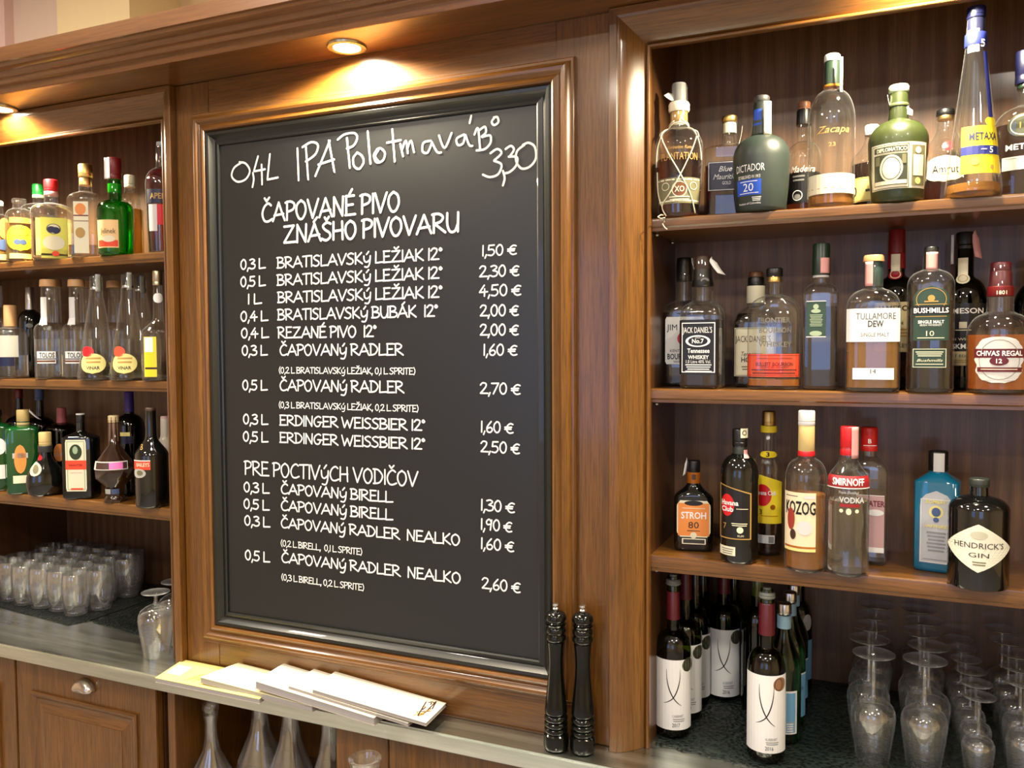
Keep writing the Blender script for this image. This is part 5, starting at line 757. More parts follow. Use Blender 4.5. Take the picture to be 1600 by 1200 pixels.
{'l': 'bottle cut by the left edge of the top shelf with small amber oval label', 'g': 'bottles on the top left-hand shelf', 'p': [-1.8327, 0.066, 1.97], 'rot': 0.9593, 'H': 0.1864, 'R': 0.0342, 'asp': 1, 'zs': 0.1283, 'zn': 0.1471, 'rn': 0.0152, 'P': 2, 'st': 'round', 'wb': 1, 'gl': 'clear', 'liq': 'honey', 'lv': 0.0776, 'bands': [['cap', 0.1715, 0.1864, 0.0161, 'pale']], 'labs': [[0.0, 0.0715, 0.0361, 0.1341, 'orange2', 'oval', []], [-0.0075, 0.0382, 0.0468, 0.0715, 'steelb', 'oval', []], [-0.0075, 0.0104, 0.0468, 0.0271, 'pyellow', 'rect', []]], 'strips': []},
{'l': 'clear spirit bottle with a round yellow plum label and orange neck label', 'g': 'bottles on the top left-hand shelf', 'p': [-1.7382, 0.066, 1.97], 'rot': 0.9402, 'H': 0.185, 'R': 0.0374, 'asp': 1, 'zs': 0.1277, 'zn': 0.1573, 'rn': 0.0168, 'P': 2, 'st': 'round', 'wb': 1, 'gl': 'clear', 'liq': 'honey', 'lv': 0.113, 'bands': [['cap', 0.1721, 0.185, 0.0187, 'clearcap']], 'labs': [[-0.0402, 0.0311, 0.0402, 0.1055, 'yellow', 'oval', [['t', 'SLIVOVICA', 0.0, 0.0819, 0.0112, 0.0486, 'orange2', 'b'], ['e', -0.0074, 0.0565, 0.0093, 0.0075, 'steelb'], ['e', 0.0074, 0.0565, 0.0093, 0.0075, 'steelb']]], [-0.0282, 0.1109, 0.0282, 0.1272, 'orange2', 'rect', []], [-0.0308, 0.0092, 0.0308, 0.0238, 'pyellow', 'rect', []]], 'strips': []},
{'l': 'clear bottle with green screw cap standing behind the red-capped one', 'g': 'bottles on the top left-hand shelf', 'p': [-1.7948, 0.171, 1.97], 'rot': 0.9227, 'H': 0.2507, 'R': 0.049, 'asp': 1, 'zs': 0.1656, 'zn': 0.1927, 'rn': 0.0157, 'P': 6, 'st': 'round', 'wb': 1, 'gl': 'clear', 'liq': 'water', 'lv': 0.1404, 'bands': [['cap', 0.2178, 0.2507, 0.0167, 'greenc'], ['cap_ring', 0.2082, 0.2178, 0.0167, 'palegreen']], 'labs': [[-0.0362, 0.0206, -0.0133, 0.1362, 'pyellow', 'rect', []], [0.0, 0.0263, 0.0381, 0.1362, 'pyellow', 'rect', []]], 'strips': []},
{'l': 'clear plum spirit bottle with red cap and bright yellow-white label', 'g': 'bottles on the top left-hand shelf', 'p': [-1.5904, 0.055999999999999994, 1.97], 'rot': 0.911, 'H': 0.226, 'R': 0.0527, 'asp': 1, 'zs': 0.1311, 'zn': 0.1598, 'rn': 0.0182, 'P': 6, 'st': 'round', 'wb': 1, 'gl': 'clear', 'liq': 'water', 'lv': 0.1113, 'bands': [['cap', 0.192, 0.226, 0.0182, 'red'], ['cap_ring', 0.1813, 0.192, 0.0182, 'pink']], 'labs': [[-0.0282, 0.001, 0.037, 0.113, 'yellow2', 'rect', [['e', 0.0035, 0.0816, 0.0182, 0.0145, 'olive'], ['e', 0.0035, 0.0816, 0.0145, 0.0127, 'cream'], ['e', -0.0018, 0.0798, 0.0109, 0.0091, 'dkblue'], ['e', 0.0088, 0.0781, 0.0109, 0.0091, 'dkblue'], ['e', 0.0035, 0.0431, 0.0272, 0.02, 'cream'], ['e', 0.007, 0.0132, 0.0091, 0.0073, 'oranger']]]], 'strips': []},
{'l': 'tall square tequila bottle with crumpled gold cap', 'g': 'bottles on the top left-hand shelf', 'p': [-1.4642, 0.066, 1.97], 'rot': 0.5285, 'H': 0.2595, 'R': 0.0421, 'asp': 0.9, 'zs': 0.1557, 'zn': 0.1839, 'rn': 0.0178, 'P': 8, 'st': 'round', 'wb': 1, 'gl': 'clear', 'liq': 'tea2', 'lv': 0.0337, 'bands': [['cap', 0.2226, 0.2595, 0.0187, 'goldp'], ['neck_wrap', 0.2015, 0.2226, 0.0169, 'goldp']], 'labs': [[-0.0204, 0.0101, 0.0185, 0.1512, 'cream', 'rect', [['e', -0.0019, 0.1304, 0.0143, 0.0161, 'orange2'], ['o', -0.0019, 0.1304, 0.0161, 0.0178, 0.0018, 'cream'], ['r', -0.0204, 0.1112, 0.0185, 0.1147, 'dkred'], ['r', -0.0204, 0.0973, 0.0185, 0.0991, 'dkred'], ['e', -0.0037, 0.066, 0.0125, 0.0143, 'gold']]]], 'strips': []},
{'l': 'bright green liqueur bottle with dark red cap and orange label', 'g': 'bottles on the top left-hand shelf', 'p': [-1.3488, 0.061, 1.97], 'rot': 0.8508, 'H': 0.2651, 'R': 0.0471, 'asp': 1, 'zs': 0.1222, 'zn': 0.1516, 'rn': 0.0183, 'P': 2, 'st': 'round', 'wb': 0.93, 'gl': 'greenbr', 'liq': 'water3', 'lv': 0.136, 'bands': [['cap', 0.2067, 0.2651, 0.0183, 'dkred'], ['neck_ring', 0.1705, 0.1946, 0.0175, 'cream']], 'labs': [[-0.0571, 0.0181, 0.0068, 0.0923, 'orangel', 'rect', [['t', 'Jelinek', -0.0211, 0.0603, 0.0175, 0.0419, 'dkbrown', ''], ['r', -0.0528, 0.0214, 0.0051, 0.0383, 'oranger'], ['e', -0.0192, 0.0417, 0.0175, 0.0087, 'cream']]]], 'strips': [['tax_strip', -0.0244, 0.2067, -0.0105, 0.2634, 'white', 0]]},
{'l': 'amber spirit bottle with cream cap beside the bright green bottle', 'g': 'bottles on the top left-hand shelf', 'p': [-1.3977, 0.156, 1.97], 'rot': 0.8359, 'H': 0.2406, 'R': 0.0347, 'asp': 1, 'zs': 0.1541, 'zn': 0.1938, 'rn': 0.0146, 'P': 2, 'st': 'round', 'wb': 1, 'gl': 'clear', 'liq': 'honey', 'lv': 0.1432, 'bands': [['cap', 0.2064, 0.2406, 0.0146, 'cream']], 'labs': [], 'strips': []},
{'l': 'dark bottle with navy and red-white label against the right side panel', 'g': 'bottles on the top left-hand shelf', 'p': [-1.2165, 0.096, 1.97], 'rot': 0.8045, 'H': 0.3024, 'R': 0.0398, 'asp': 1, 'zs': 0.1867, 'zn': 0.2344, 'rn': 0.0121, 'P': 2, 'st': 'round', 'wb': 0.86, 'gl': 'clear', 'liq': 'burgliq', 'lv': 0.2344, 'bands': [['cap', 0.2922, 0.3024, 0.0104, 'pale']], 'labs': [[-0.0438, 0.1338, 0.0373, 0.1707, 'navy', 'rect', [['t', 'APEROL', 0.0017, 0.1523, 0.0156, 0.0657, 'gold', 'b']]], [-0.0373, 0.06, -0.012, 0.1305, 'pale', 'rect', []], [-0.012, 0.0768, 0.0275, 0.1305, 'red', 'rect', []]], 'strips': []},
{'l': 'clear bottle cut by the left edge, behind the short corked one', 'g': 'bottles on the middle left-hand shelf', 'p': [-1.9832, 0.166, 1.631], 'rot': 0.9608, 'H': 0.2883, 'R': 0.0445, 'asp': 1, 'zs': 0.1596, 'zn': 0.22, 'rn': 0.0132, 'P': 2, 'st': 'round', 'wb': 1, 'gl': 'clear', 'liq': 'water', 'lv': 0.1394, 'bands': [], 'labs': [], 'strips': []},
{'l': 'short clear bottle with a tall natural cork and grey label', 'g': 'bottles on the middle left-hand shelf', 'p': [-1.8055, 0.076, 1.631], 'rot': 0.9511, 'H': 0.2175, 'R': 0.0458, 'asp': 1, 'zs': 0.1282, 'zn': 0.153, 'rn': 0.0172, 'P': 2, 'st': 'round', 'wb': 1, 'gl': 'clear', 'liq': 'water', 'lv': 0.0692, 'bands': [['cork', 0.1549, 0.2175, 0.0172, 'cork']], 'labs': [[-0.0374, 0.0639, 0.0191, 0.1271, 'grey3', 'rect', []], [-0.0374, 0.0378, 0.0075, 0.0639, 'navy', 'rect', []]], 'strips': []},
{'l': 'black bottle with silver-topped neck between the corked clear ones', 'g': 'bottles on the middle left-hand shelf', 'p': [-1.8661, 0.186, 1.631], 'rot': 0.933, 'H': 0.2797, 'R': 0.036, 'asp': 1, 'zs': 0.1682, 'zn': 0.2101, 'rn': 0.013, 'P': 2, 'st': 'round', 'wb': 1, 'gl': 'dark', 'bands': [['neck_wrap', 0.2101, 0.2797, 0.014, 'silverm']], 'labs': [[-0.0141, 0.1529, 0.0059, 0.1667, 'grey', 'oval', []]], 'strips': []},
{'l': 'clear corked bottle with small white word label, the left one of two alike', 'g': 'bottles on the middle left-hand shelf', 'p': [-1.6265, 0.066, 1.631], 'rot': 0.9162, 'H': 0.2858, 'R': 0.0397, 'asp': 1, 'zs': 0.1372, 'zn': 0.163, 'rn': 0.0203, 'P': 2, 'st': 'round', 'wb': 1, 'gl': 'clear', 'liq': 'water', 'lv': 0.1151, 'bands': [['cork', 0.2657, 0.2858, 0.0221, 'cork']], 'labs': [[-0.038, 0.0603, 0.0148, 0.0801, 'white', 'rect', [['t', 'TOLOS', -0.0091, 0.0693, 0.0148, 0.0406, 'dkgrey', 'b']]], [-0.038, 0.0458, 0.0148, 0.0567, 'white', 'rect', [['r', -0.038, 0.0494, 0.0128, 0.0548, 'brown']]], [-0.0289, 0.1559, -0.0055, 0.2349, 'pale', 'rect', []]], 'strips': []},
{'l': 'clear corked bottle standing close behind the left one of the white-labelled pair', 'g': 'bottles on the middle left-hand shelf', 'p': [-1.7216, 0.156, 1.631], 'rot': 0.9115, 'H': 0.2959, 'R': 0.0416, 'asp': 1, 'zs': 0.1399, 'zn': 0.167, 'rn': 0.0213, 'P': 2, 'st': 'round', 'wb': 1, 'gl': 'clear', 'liq': 'water', 'lv': 0.1167, 'bands': [['cork', 0.2748, 0.2959, 0.0232, 'cork']], 'labs': [], 'strips': []},
{'l': 'clear corked bottle with small white word label beside the first conical flask', 'g': 'bottles on the middle left-hand shelf', 'p': [-1.5433, 0.091, 1.631], 'rot': 0.89, 'H': 0.2845, 'R': 0.0395, 'asp': 1, 'zs': 0.1366, 'zn': 0.1623, 'rn': 0.0202, 'P': 2, 'st': 'round', 'wb': 1, 'gl': 'clear', 'liq': 'water', 'lv': 0.1146, 'bands': [['cork', 0.2645, 0.2845, 0.022, 'cork']], 'labs': [[-0.0378, 0.06, 0.0147, 0.0798, 'white', 'rect', [['t', 'TOLOS', -0.009, 0.069, 0.0147, 0.0404, 'dkgrey', 'b']]], [-0.0378, 0.0456, 0.0147, 0.0564, 'white', 'rect', [['r', -0.0378, 0.0492, 0.0128, 0.0546, 'brown']]], [-0.0288, 0.1552, -0.0054, 0.2339, 'pale', 'rect', []]], 'strips': []},
{'l': 'clear corked bottle half hidden behind the first conical flask', 'g': 'bottles on the middle left-hand shelf', 'p': [-1.5957, 0.166, 1.631], 'rot': 0.881, 'H': 0.2882, 'R': 0.041, 'asp': 1, 'zs': 0.1385, 'zn': 0.1651, 'rn': 0.021, 'P': 2, 'st': 'round', 'wb': 1, 'gl': 'clear', 'liq': 'water', 'lv': 0.1157, 'bands': [['cork', 0.2674, 0.2882, 0.0229, 'cork']], 'labs': [], 'strips': []},
{'l': 'conical clear flask with cream label and crimson seal, the left of the two labelled ones', 'g': 'bottles on the middle left-hand shelf', 'p': [-1.4222, 0.055999999999999994, 1.631], 'rot': 0.8711, 'H': 0.2897, 'R': 0.0532, 'asp': 1, 'zs': 0.0102, 'zn': 0.2334, 'rn': 0.0177, 'P': 2, 'st': 'cone', 'wb': 1, 'gl': 'clear', 'liq': 'straw', 'lv': 0.0493, 'bands': [['stopper', 0.2563, 0.2897, 0.0106, 'black'], ['stopper_rim', 0.2492, 0.2563, 0.0151, 'silverm']], 'labs': [[-0.0501, 0.0191, 0.0195, 0.0744, 'pyellow', 'oval', [['t', 'VINAR', -0.014, 0.0347, 0.0089, 0.0355, 'dkgrey', 'b'], ['l', -0.0337, 0.0069, 0.0606, 0.0503, 2, 'gold']]], [-0.0468, 0.0641, -0.0104, 0.0934, 'red', 'oval', []]], 'strips': [['tax_strip', -0.0018, 0.244, 0.0124, 0.2914, 'grey3', 0]]},
{'l': 'conical clear flask with cream label and orange-red seal, nearer the tall edge bottle', 'g': 'bottles on the middle left-hand shelf', 'p': [-1.3149, 0.066, 1.631], 'rot': 0.8404, 'H': 0.2915, 'R': 0.0525, 'asp': 1, 'zs': 0.0108, 'zn': 0.2308, 'rn': 0.0175, 'P': 2, 'st': 'cone', 'wb': 1, 'gl': 'clear', 'liq': 'straw', 'lv': 0.0494, 'bands': [['stopper', 0.2585, 0.2915, 0.0105, 'black'], ['stopper_rim', 0.2516, 0.2585, 0.0149, 'silverm']], 'labs': [[-0.0494, 0.0196, 0.0192, 0.0741, 'pyellow', 'oval', [['t', 'VINAR', -0.0138, 0.035, 0.0087, 0.035, 'dkgrey', 'b'], ['l', -0.0332, 0.0068, 0.0605, 0.0503, 2, 'gold']]], [-0.0461, 0.0639, -0.0103, 0.0928, 'oranger', 'oval', []]], 'strips': [['tax_strip', -0.0017, 0.2464, 0.0122, 0.2932, 'grey3', 0]]},
{'l': 'clear corked bottle seen between the two labelled conical flasks', 'g': 'bottles on the middle left-hand shelf', 'p': [-1.4781, 0.166, 1.631], 'rot': 0.8532, 'H': 0.2839, 'R': 0.0402, 'asp': 1, 'zs': 0.137, 'zn': 0.1631, 'rn': 0.0206, 'P': 2, 'st': 'round', 'wb': 1, 'gl': 'clear', 'liq': 'water', 'lv': 0.1146, 'bands': [['cork', 0.2635, 0.2839, 0.0224, 'cork']], 'labs': [], 'strips': []},
{'l': 'conical flask without a label behind the orange-sealed one', 'g': 'bottles on the middle left-hand shelf', 'p': [-1.3767, 0.166, 1.631], 'rot': 0.8277, 'H': 0.2929, 'R': 0.0552, 'asp': 1, 'zs': 0.007, 'zn': 0.2382, 'rn': 0.0184, 'P': 2, 'st': 'cone', 'wb': 1, 'gl': 'clear', 'liq': 'straw', 'lv': 0.0475, 'bands': [['stopper', 0.2583, 0.2929, 0.011, 'black'], ['stopper_rim', 0.251, 0.2583, 0.0156, 'silverm']], 'labs': [], 'strips': [['tax_strip', -0.0018, 0.2455, 0.0129, 0.2947, 'grey3', 0]]},
{'l': 'tall clear bottle with round neck seal and yellow-white strip label at the right end', 'g': 'bottles on the middle left-hand shelf', 'p': [-1.2056, 0.066, 1.631], 'rot': 0.8104, 'H': 0.2939, 'R': 0.0446, 'asp': 1, 'zs': 0.1251, 'zn': 0.1679, 'rn': 0.0137, 'P': 2, 'st': 'slope', 'wb': 1, 'gl': 'clear', 'nt': 0.0112, 'liq': 'water', 'lv': 0.1114, 'bands': [['cap', 0.2548, 0.2939, 0.0129, 'silverc']], 'labs': [[-0.0432, 0.0117, -0.0067, 0.1174, 'yellow', 'rect', [['r', -0.0404, 0.0772, -0.0153, 0.1157, 'white'], ['r', -0.0404, 0.0319, -0.0067, 0.0369, 'dkbrown']]], [-0.0138, 0.2075, 0.0138, 0.2341, 'white', 'oval', []]], 'strips': []},
{'l': 'green bottle with white oval label cut by the left edge of the lower shelf', 'g': 'bottles on the lower left-hand shelf', 'p': [-1.8673, 0.066, 1.295], 'rot': 0.9661, 'H': 0.2418, 'R': 0.0425, 'asp': 1, 'zs': 0.1877, 'zn': 0.2032, 'rn': 0.0135, 'P': 5, 'st': 'round', 'wb': 1, 'gl': 'emerald', 'bands': [['cap', 0.2225, 0.2418, 0.0154, 'black']], 'labs': [[-0.0113, 0.1095, 0.0226, 0.1588, 'white', 'oval', []], [-0.0113, 0.0372, 0.0188, 0.0791, 'white', 'rect', []]], 'strips': []},
{'l': 'square emerald bottle with gold cork-look cap and orange disc label', 'g': 'bottles on the lower left-hand shelf', 'p': [-1.7489, 0.066, 1.295], 'rot': 0.8224, 'H': 0.2448, 'R': 0.0435, 'asp': 1, 'zs': 0.1878, 'zn': 0.1992, 'rn': 0.017, 'P': 7, 'st': 'round', 'wb': 1, 'gl': 'emerald', 'bands': [['cap', 0.1973, 0.2448, 0.017, 'goldpale']], 'labs': [[-0.0204, 0.0611, 0.0112, 0.1454, 'orange2', 'oval', []], [-0.0242, 0.1061, 0.0149, 0.1211, 'grey3', 'rect', []], [-0.0242, 0.0329, 0.0242, 0.0554, 'cream', 'rect', []]], 'strips': [['tax_strip', 0.0322, 0.2144, 0.0436, 0.2448, 'pale', -30]]},
{'l': 'low pot-bellied dark flask with gold cap and silver shield', 'g': 'bottles on the lower left-hand shelf', 'p': [-1.6443, 0.055999999999999994, 1.295], 'rot': 0.923, 'H': 0.1831, 'R': 0.052, 'asp': 1, 'zs': 0.0656, 'zn': 0.1366, 'rn': 0.0158, 'P': 2, 'st': 'slope', 'wb': 1, 'gl': 'dark', 'bands': [['cap', 0.144, 0.1831, 0.0167, 'goldpale'], ['neck_ring', 0.1254, 0.144, 0.0186, 'dkgrey']], 'labs': [[-0.0534, 0.0592, -0.0109, 0.0992, 'grey3', 'oval', [['e', -0.0286, 0.0792, 0.0093, 0.013, 'olive']]], [-0.0265, 0.1028, -0.009, 0.1191, 'red', 'oval', []]], 'strips': []},
{'l': 'dark square liqueur bottle with tall green-bordered label and orange band', 'g': 'bottles on the lower left-hand shelf', 'p': [-1.5101, 0.066, 1.295], 'rot': 0.4395, 'H': 0.2379, 'R': 0.0432, 'asp': 0.8, 'zs': 0.1704, 'zn': 0.1923, 'rn': 0.0109, 'P': 7, 'st': 'slope', 'wb': 1, 'gl': 'dark', 'bands': [['cap', 0.2142, 0.2379, 0.0109, 'black'], ['cap_ring', 0.2361, 0.2398, 0.0114, 'pale']], 'labs': [[-0.0276, 0.0233, 0.0296, 0.1683, 'cream', 'round', [['b', -0.0236, 0.0269, 0.0256, 0.1646, 0.0022, 'palegreen2'], ['e', 0.001, 0.1339, 0.0173, 0.0218, 'dkgreen3'], ['e', 0.0, 0.1393, 0.0073, 0.0109, 'palegreen2'], ['r', -0.0276, 0.085, 0.0296, 0.1104, 'oranger'], ['t', 'KRÄUTER', 0.001, 0.0977, 0.0073, 0.0364, 'dkred', ''], ['l', -0.0158, 0.0177, 0.076, 0.0742, 1, 'pink'], ['r', -0.0138, 0.0278, 0.0197, 0.0324, 'oranger']]]], 'strips': []},
{'l': 'dark bottle with a pale red capsule behind the gold-capped pot flask', 'g': 'bottles on the lower left-hand shelf', 'p': [-1.7278, 0.17600000000000002, 1.295], 'rot': 0.9074, 'H': 0.2435, 'R': 0.0452, 'asp': 1, 'zs': 0.1746, 'zn': 0.1983, 'rn': 0.0128, 'P': 2, 'st': 'round', 'wb': 1, 'gl': 'greengl', 'liq': 'cola', 'lv': 0.1786, 'bands': [['neck_wrap', 0.1983, 0.2435, 0.0138, 'palered']], 'labs': [[-0.0241, 0.0836, 0.0077, 0.1377, 'orange2', 'oval', []], [-0.0241, 0.0991, 0.0077, 0.1107, 'grey3', 'rect', []]], 'strips': []},
{'l': 'dark bottle with thin clear neck and dark red cap behind the emerald bottle', 'g': 'bottles on the lower left-hand shelf', 'p': [-1.9442, 0.196, 1.295], 'rot': 0.9455, 'H': 0.2963, 'R': 0.0429, 'asp': 1, 'zs': 0.1734, 'zn': 0.2145, 'rn': 0.0112, 'P': 2, 'st': 'round', 'wb': 1, 'gl': 'greengl', 'liq': 'cola', 'lv': 0.1898, 'bands': [['cap', 0.2677, 0.2963, 0.0123, 'dkred']], 'labs': [], 'strips': []},
{'l': 'bottle with thin clear neck and blue cap behind the pot flask', 'g': 'bottles on the lower left-hand shelf', 'p': [-1.8362, 0.186, 1.295], 'rot': 0.9271, 'H': 0.3023, 'R': 0.0441, 'asp': 1, 'zs': 0.1779, 'zn': 0.2141, 'rn': 0.012, 'P': 2, 'st': 'round', 'wb': 1, 'gl': 'greengl', 'liq': 'cola', 'lv': 0.194, 'bands': [['cap', 0.2643, 0.3023, 0.013, 'steelb']], 'labs': [], 'strips': []},
{'l': 'faceted brown liqueur bottle on a narrow foot with pink-white waist band', 'g': 'bottles on the lower left-hand shelf', 'p': [-1.3699, 0.055999999999999994, 1.295], 'rot': 0.8578, 'H': 0.239, 'R': 0.0531, 'asp': 1, 'zs': 0.095, 'zn': 0.1573, 'rn': 0.0159, 'P': 2, 'st': 'slope', 'wb': 1, 'gl': 'facet', 'bands': [['cap', 0.2195, 0.239, 0.0142, 'goldpale2'], ['neck_wrap', 0.168, 0.2195, 0.0142, 'brownp']], 'labs': [[-0.0659, 0.0939, 0.0356, 0.1164, 'silver', 'rect', [['r', -0.0556, 0.0965, -0.0139, 0.1138, 'dkbrown'], ['r', -0.0139, 0.0965, 0.0212, 0.1138, 'magenta'], ['r', 0.0212, 0.0965, 0.0334, 0.1138, 'dkbrown']]], [-0.0329, 0.0244, -0.0121, 0.0383, 'grey3', 'rect', []], [-0.0104, 0.0244, 0.0104, 0.0383, 'steelb', 'rect', []]], 'strips': []},
{'l': 'dark green bottle with purple neck wrap behind the faceted brown one', 'g': 'bottles on the lower left-hand shelf', 'p': [-1.4323, 0.166, 1.295], 'rot': 0.8419, 'H': 0.2979, 'R': 0.0411, 'asp': 1, 'zs': 0.1933, 'zn': 0.2344, 'rn': 0.0131, 'P': 2, 'st': 'round', 'wb': 1, 'gl': 'greengl', 'liq': 'cola', 'lv': 0.2082, 'bands': [['neck_wrap', 0.24, 0.2979, 0.0131, 'purple']], 'labs': [[-0.0275, 0.1723, 0.0, 0.1833, 'pyellow', 'rect', []], [-0.023, 0.1502, 0.0073, 0.1704, 'navy', 'rect', []]], 'strips': []},
{'l': 'black cream-liqueur bottle with red name band and oval picture label', 'g': 'bottles on the lower left-hand shelf', 'p': [-1.2204, 0.046, 1.295], 'rot': 0.8206, 'H': 0.2644, 'R': 0.0429, 'asp': 1, 'zs': 0.1353, 'zn': 0.1905, 'rn': 0.0146, 'P': 2, 'st': 'slope', 'wb': 1, 'gl': 'dark', 'bands': [['cap', 0.2042, 0.2644, 0.0137, 'dkbrown']], 'labs': [[-0.06, 0.103, -0.0034, 0.1284, 'oranger', 'rect', [['t', 'BAILEYS', -0.0248, 0.1165, 0.0103, 0.0378, 'cream', 'b'], ['r', -0.06, 0.1258, -0.0034, 0.1284, 'white']]], [-0.06, 0.081, -0.0154, 0.1064, 'grey3', 'oval', [['e', -0.0334, 0.0946, 0.0103, 0.0069, 'olive']]], [-0.0397, 0.1537, -0.0191, 0.1688, None, 'rect', [['t', 'B', -0.0272, 0.1621, 0.0137, 0.0086, 'gold', '']]]], 'strips': []},
{'l': 'white ceramic-looking bottle beside the side panel behind the black one', 'g': 'bottles on the lower left-hand shelf', 'p': [-1.2536, 0.126, 1.295], 'rot': 0.8062, 'H': 0.235, 'R': 0.0303, 'asp': 1, 'zs': 0.1456, 'zn': 0.1814, 'rn': 0.0125, 'P': 2, 'st': 'slope', 'wb': 1, 'gl': 'whiteb', 'bands': [['cap', 0.2172, 0.235, 0.0116, 'pinkl']], 'labs': [], 'strips': []}]
for d in BOTTLES: bottle(d)
C.objects.unlink(to_); bpy.data.objects.remove(to_)

# ------------------------------------------------------------------ pepper mills
def mill(x, y, label, mark):
    o = empty('pepper_mill', (x, y, .9), math.atan2(.552-x, 1.606+y), label, 'pepper mill', 'pepper mills')
    BL = plain('ebony_gloss', (8, 10, 8), .13, 0, .1, .35)
    k = .0255/73
    def hp(y_, h): return (h*k, (1082-y_)*.0003235)
    prof = [hp(*q) for q in ((1082, 58), (1078, 66), (1066, 72), (1050, 74), (1000, 73), (985, 71), (975, 60), (968, 67), (955, 69), (945, 67), (938, 58), (930, 66), (920, 69), (908, 67), (900, 57), (892, 66), (880, 69), (868, 66), (860, 56), (852, 62), (845, 66), (835, 67), (800, 64), (740, 58), (680, 52), (600, 45), (520, 43), (450, 47), (420, 50), (402, 52), (395, 47), (390, 55), (378, 60), (362, 60), (352, 54), (346, 52), (340, 58), (325, 60), (312, 57), (304, 51), (296, 56), (285, 61))]
    lathe('body', prof, BL, o, 36)
    hd = [hp(*q) for q in ((284, 50), (280, 55), (272, 50), (266, 57), (255, 62), (240, 61), (225, 55), (212, 42), (205, 22), (203, 16))]
    lathe('head', hd, BL, o, 36)
    lathe('crown_nut', [hp(*q) for q in ((203, 12), (199, 17), (190, 18), (184, 14), (180, 8), (176, 9), (172, 19), (166, 20), (160, 18), (158, 8))], col('silverm'), o, 20)
    if mark:
        rg = [(0, .0262, .0262, 2), (.05, .0262, .0262, 2)]
        label_mesh('maker_mark', rg, [0, 0, 0, 0, None, 'rect', [['e', 0, .0105, .0017, .0017, 'grey2'], ['l', -.009, .009, .0055, .0068, 2, 'grey2']]], o)
mill(-.030, -.050, 'tall glossy black pepper mill on the counter, the one nearer the menu board', True)
mill(.024, -.041, 'tall glossy black pepper mill on the counter, the one nearer the moulded post', False)

# ------------------------------------------------------------------ menus fanned out on the counter
def menu(xlf, xlb, xrf, xrb, zl, zr, t, yf, yb, cover, label, art=None):
    o = empty('menu_booklet', (xlf, yf, .9), 0, label, 'menu', 'menus fanned on the counter')
    ox, oy, oz = xlf, yf, .9
    def slab(name, e0, e1, mat, ins=0):
        P = []
        for e in (e0, e1):
            for x, y, z in ((xlf+ins, yf+ins, zl), (xrf-ins, yf+ins, zr), (xrb-ins, yb-ins*.5, zr+.002), (xlb+ins, yb-ins*.5, zl+.003)):
                P.append((x-ox, y-oy, z-oz-e))
        f = [(3, 2, 1, 0), (4, 5, 6, 7), (0, 1, 5, 4), (1, 2, 6, 5), (2, 3, 7, 6), (3, 0, 4, 7)]
        return fixn(mk(name, P, f, mat, o))
    slab('cover', 0, .0012, cover)
    slab('pages', .0013, t-.0012, plain('paper_edge', (160, 156, 154), .7), .0015)
    slab('back_cover', t-.0011, t, plain('card_back', (170, 160, 150), .6))
    if art:
        V = []; Fc = []; MI = []
        def q(a, b): # a along length, b across
            xl = xlf+(xlb-xlf)*b; xr = xrf+(xrb-xrf)*b
            return (xl+(xr-xl)*a-ox, yf+(yb-yf)*b-oy, zl+(zr-zl)*a+(.003*(1-a)+.002*a)*b-oz+.0004)
        for st, k, wd in art:
            for i in range(len(st)-1):
                (a0, b0), (a1, b1) = st[i], st[i+1]; d = math.hypot((a1-a0)*3, b1-b0) or 1; nx, ny = -(b1-b0)/d*wd/3, (a1-a0)*3/d*wd
                s = len(V); V += [q(a0+nx, b0+ny), q(a1+nx, b1+ny), q(a1-nx, b1-ny), q(a0-nx, b0-ny)]; Fc.append((s, s+1, s+2, s+3)); MI.append(k)
        mk('cover_print', V, Fc, [col('white'), col('olive'), col('gold'), col('dkbrown')], o, False, MI)
ye = plain('yellow_card', (238, 226, 140), .45); cr = plain('pale_card', (244, 238, 196), .35); wh = plain('white_card', (250, 246, 228), .3)
rnd = random.Random(3)
art1 = [([(.03, .5), (.17, .5)], 0, .22)]+[([(.055+.012*i, .3), (.062+.012*i, .7)], 1, .02) for i in range(6)]+[([(.25+.02*i, .15+.1*(i % 4)), (.36+.03*i, .35+.12*(i % 5))], 2, .012) for i in range(12)]
art5 = [([(.84+rnd.uniform(0, .1), .1+rnd.random()*.85), (.84+rnd.uniform(.02, .12), .1+rnd.random()*.85)], 3 if i % 3 else 2, .016) for i in range(16)]
menu(-1.050, -1.072, -.73, -.75, .9125, .9125, .012, -.118, -.006, ye, 'yellow-covered menu with a small logo, bottom of the fan beside the left pillar', art1)
menu(-.917, -.890, -.590, -.575, .931, .9155, .014, -.108, -.0065, cr, 'pale yellow menu second in the fan, its left end over the yellow one')
menu(-.747, -.750, -.425, -.420, .950, .9195, .018, -.112, -.0065, wh, 'thick white menu stack third in the fan with greyish page edges')
menu(-.660, -.660, -.345, -.335, .9505, .919, .0075, -.104, -.0070, wh, 'thin white menu fourth in the fan, mostly under the top one')
menu(-.592, -.600, -.300, -.305, .9535, .9285, .008, -.106, -.0070, wh, 'topmost white menu of the fan with a brown sketch at its right end', art5)

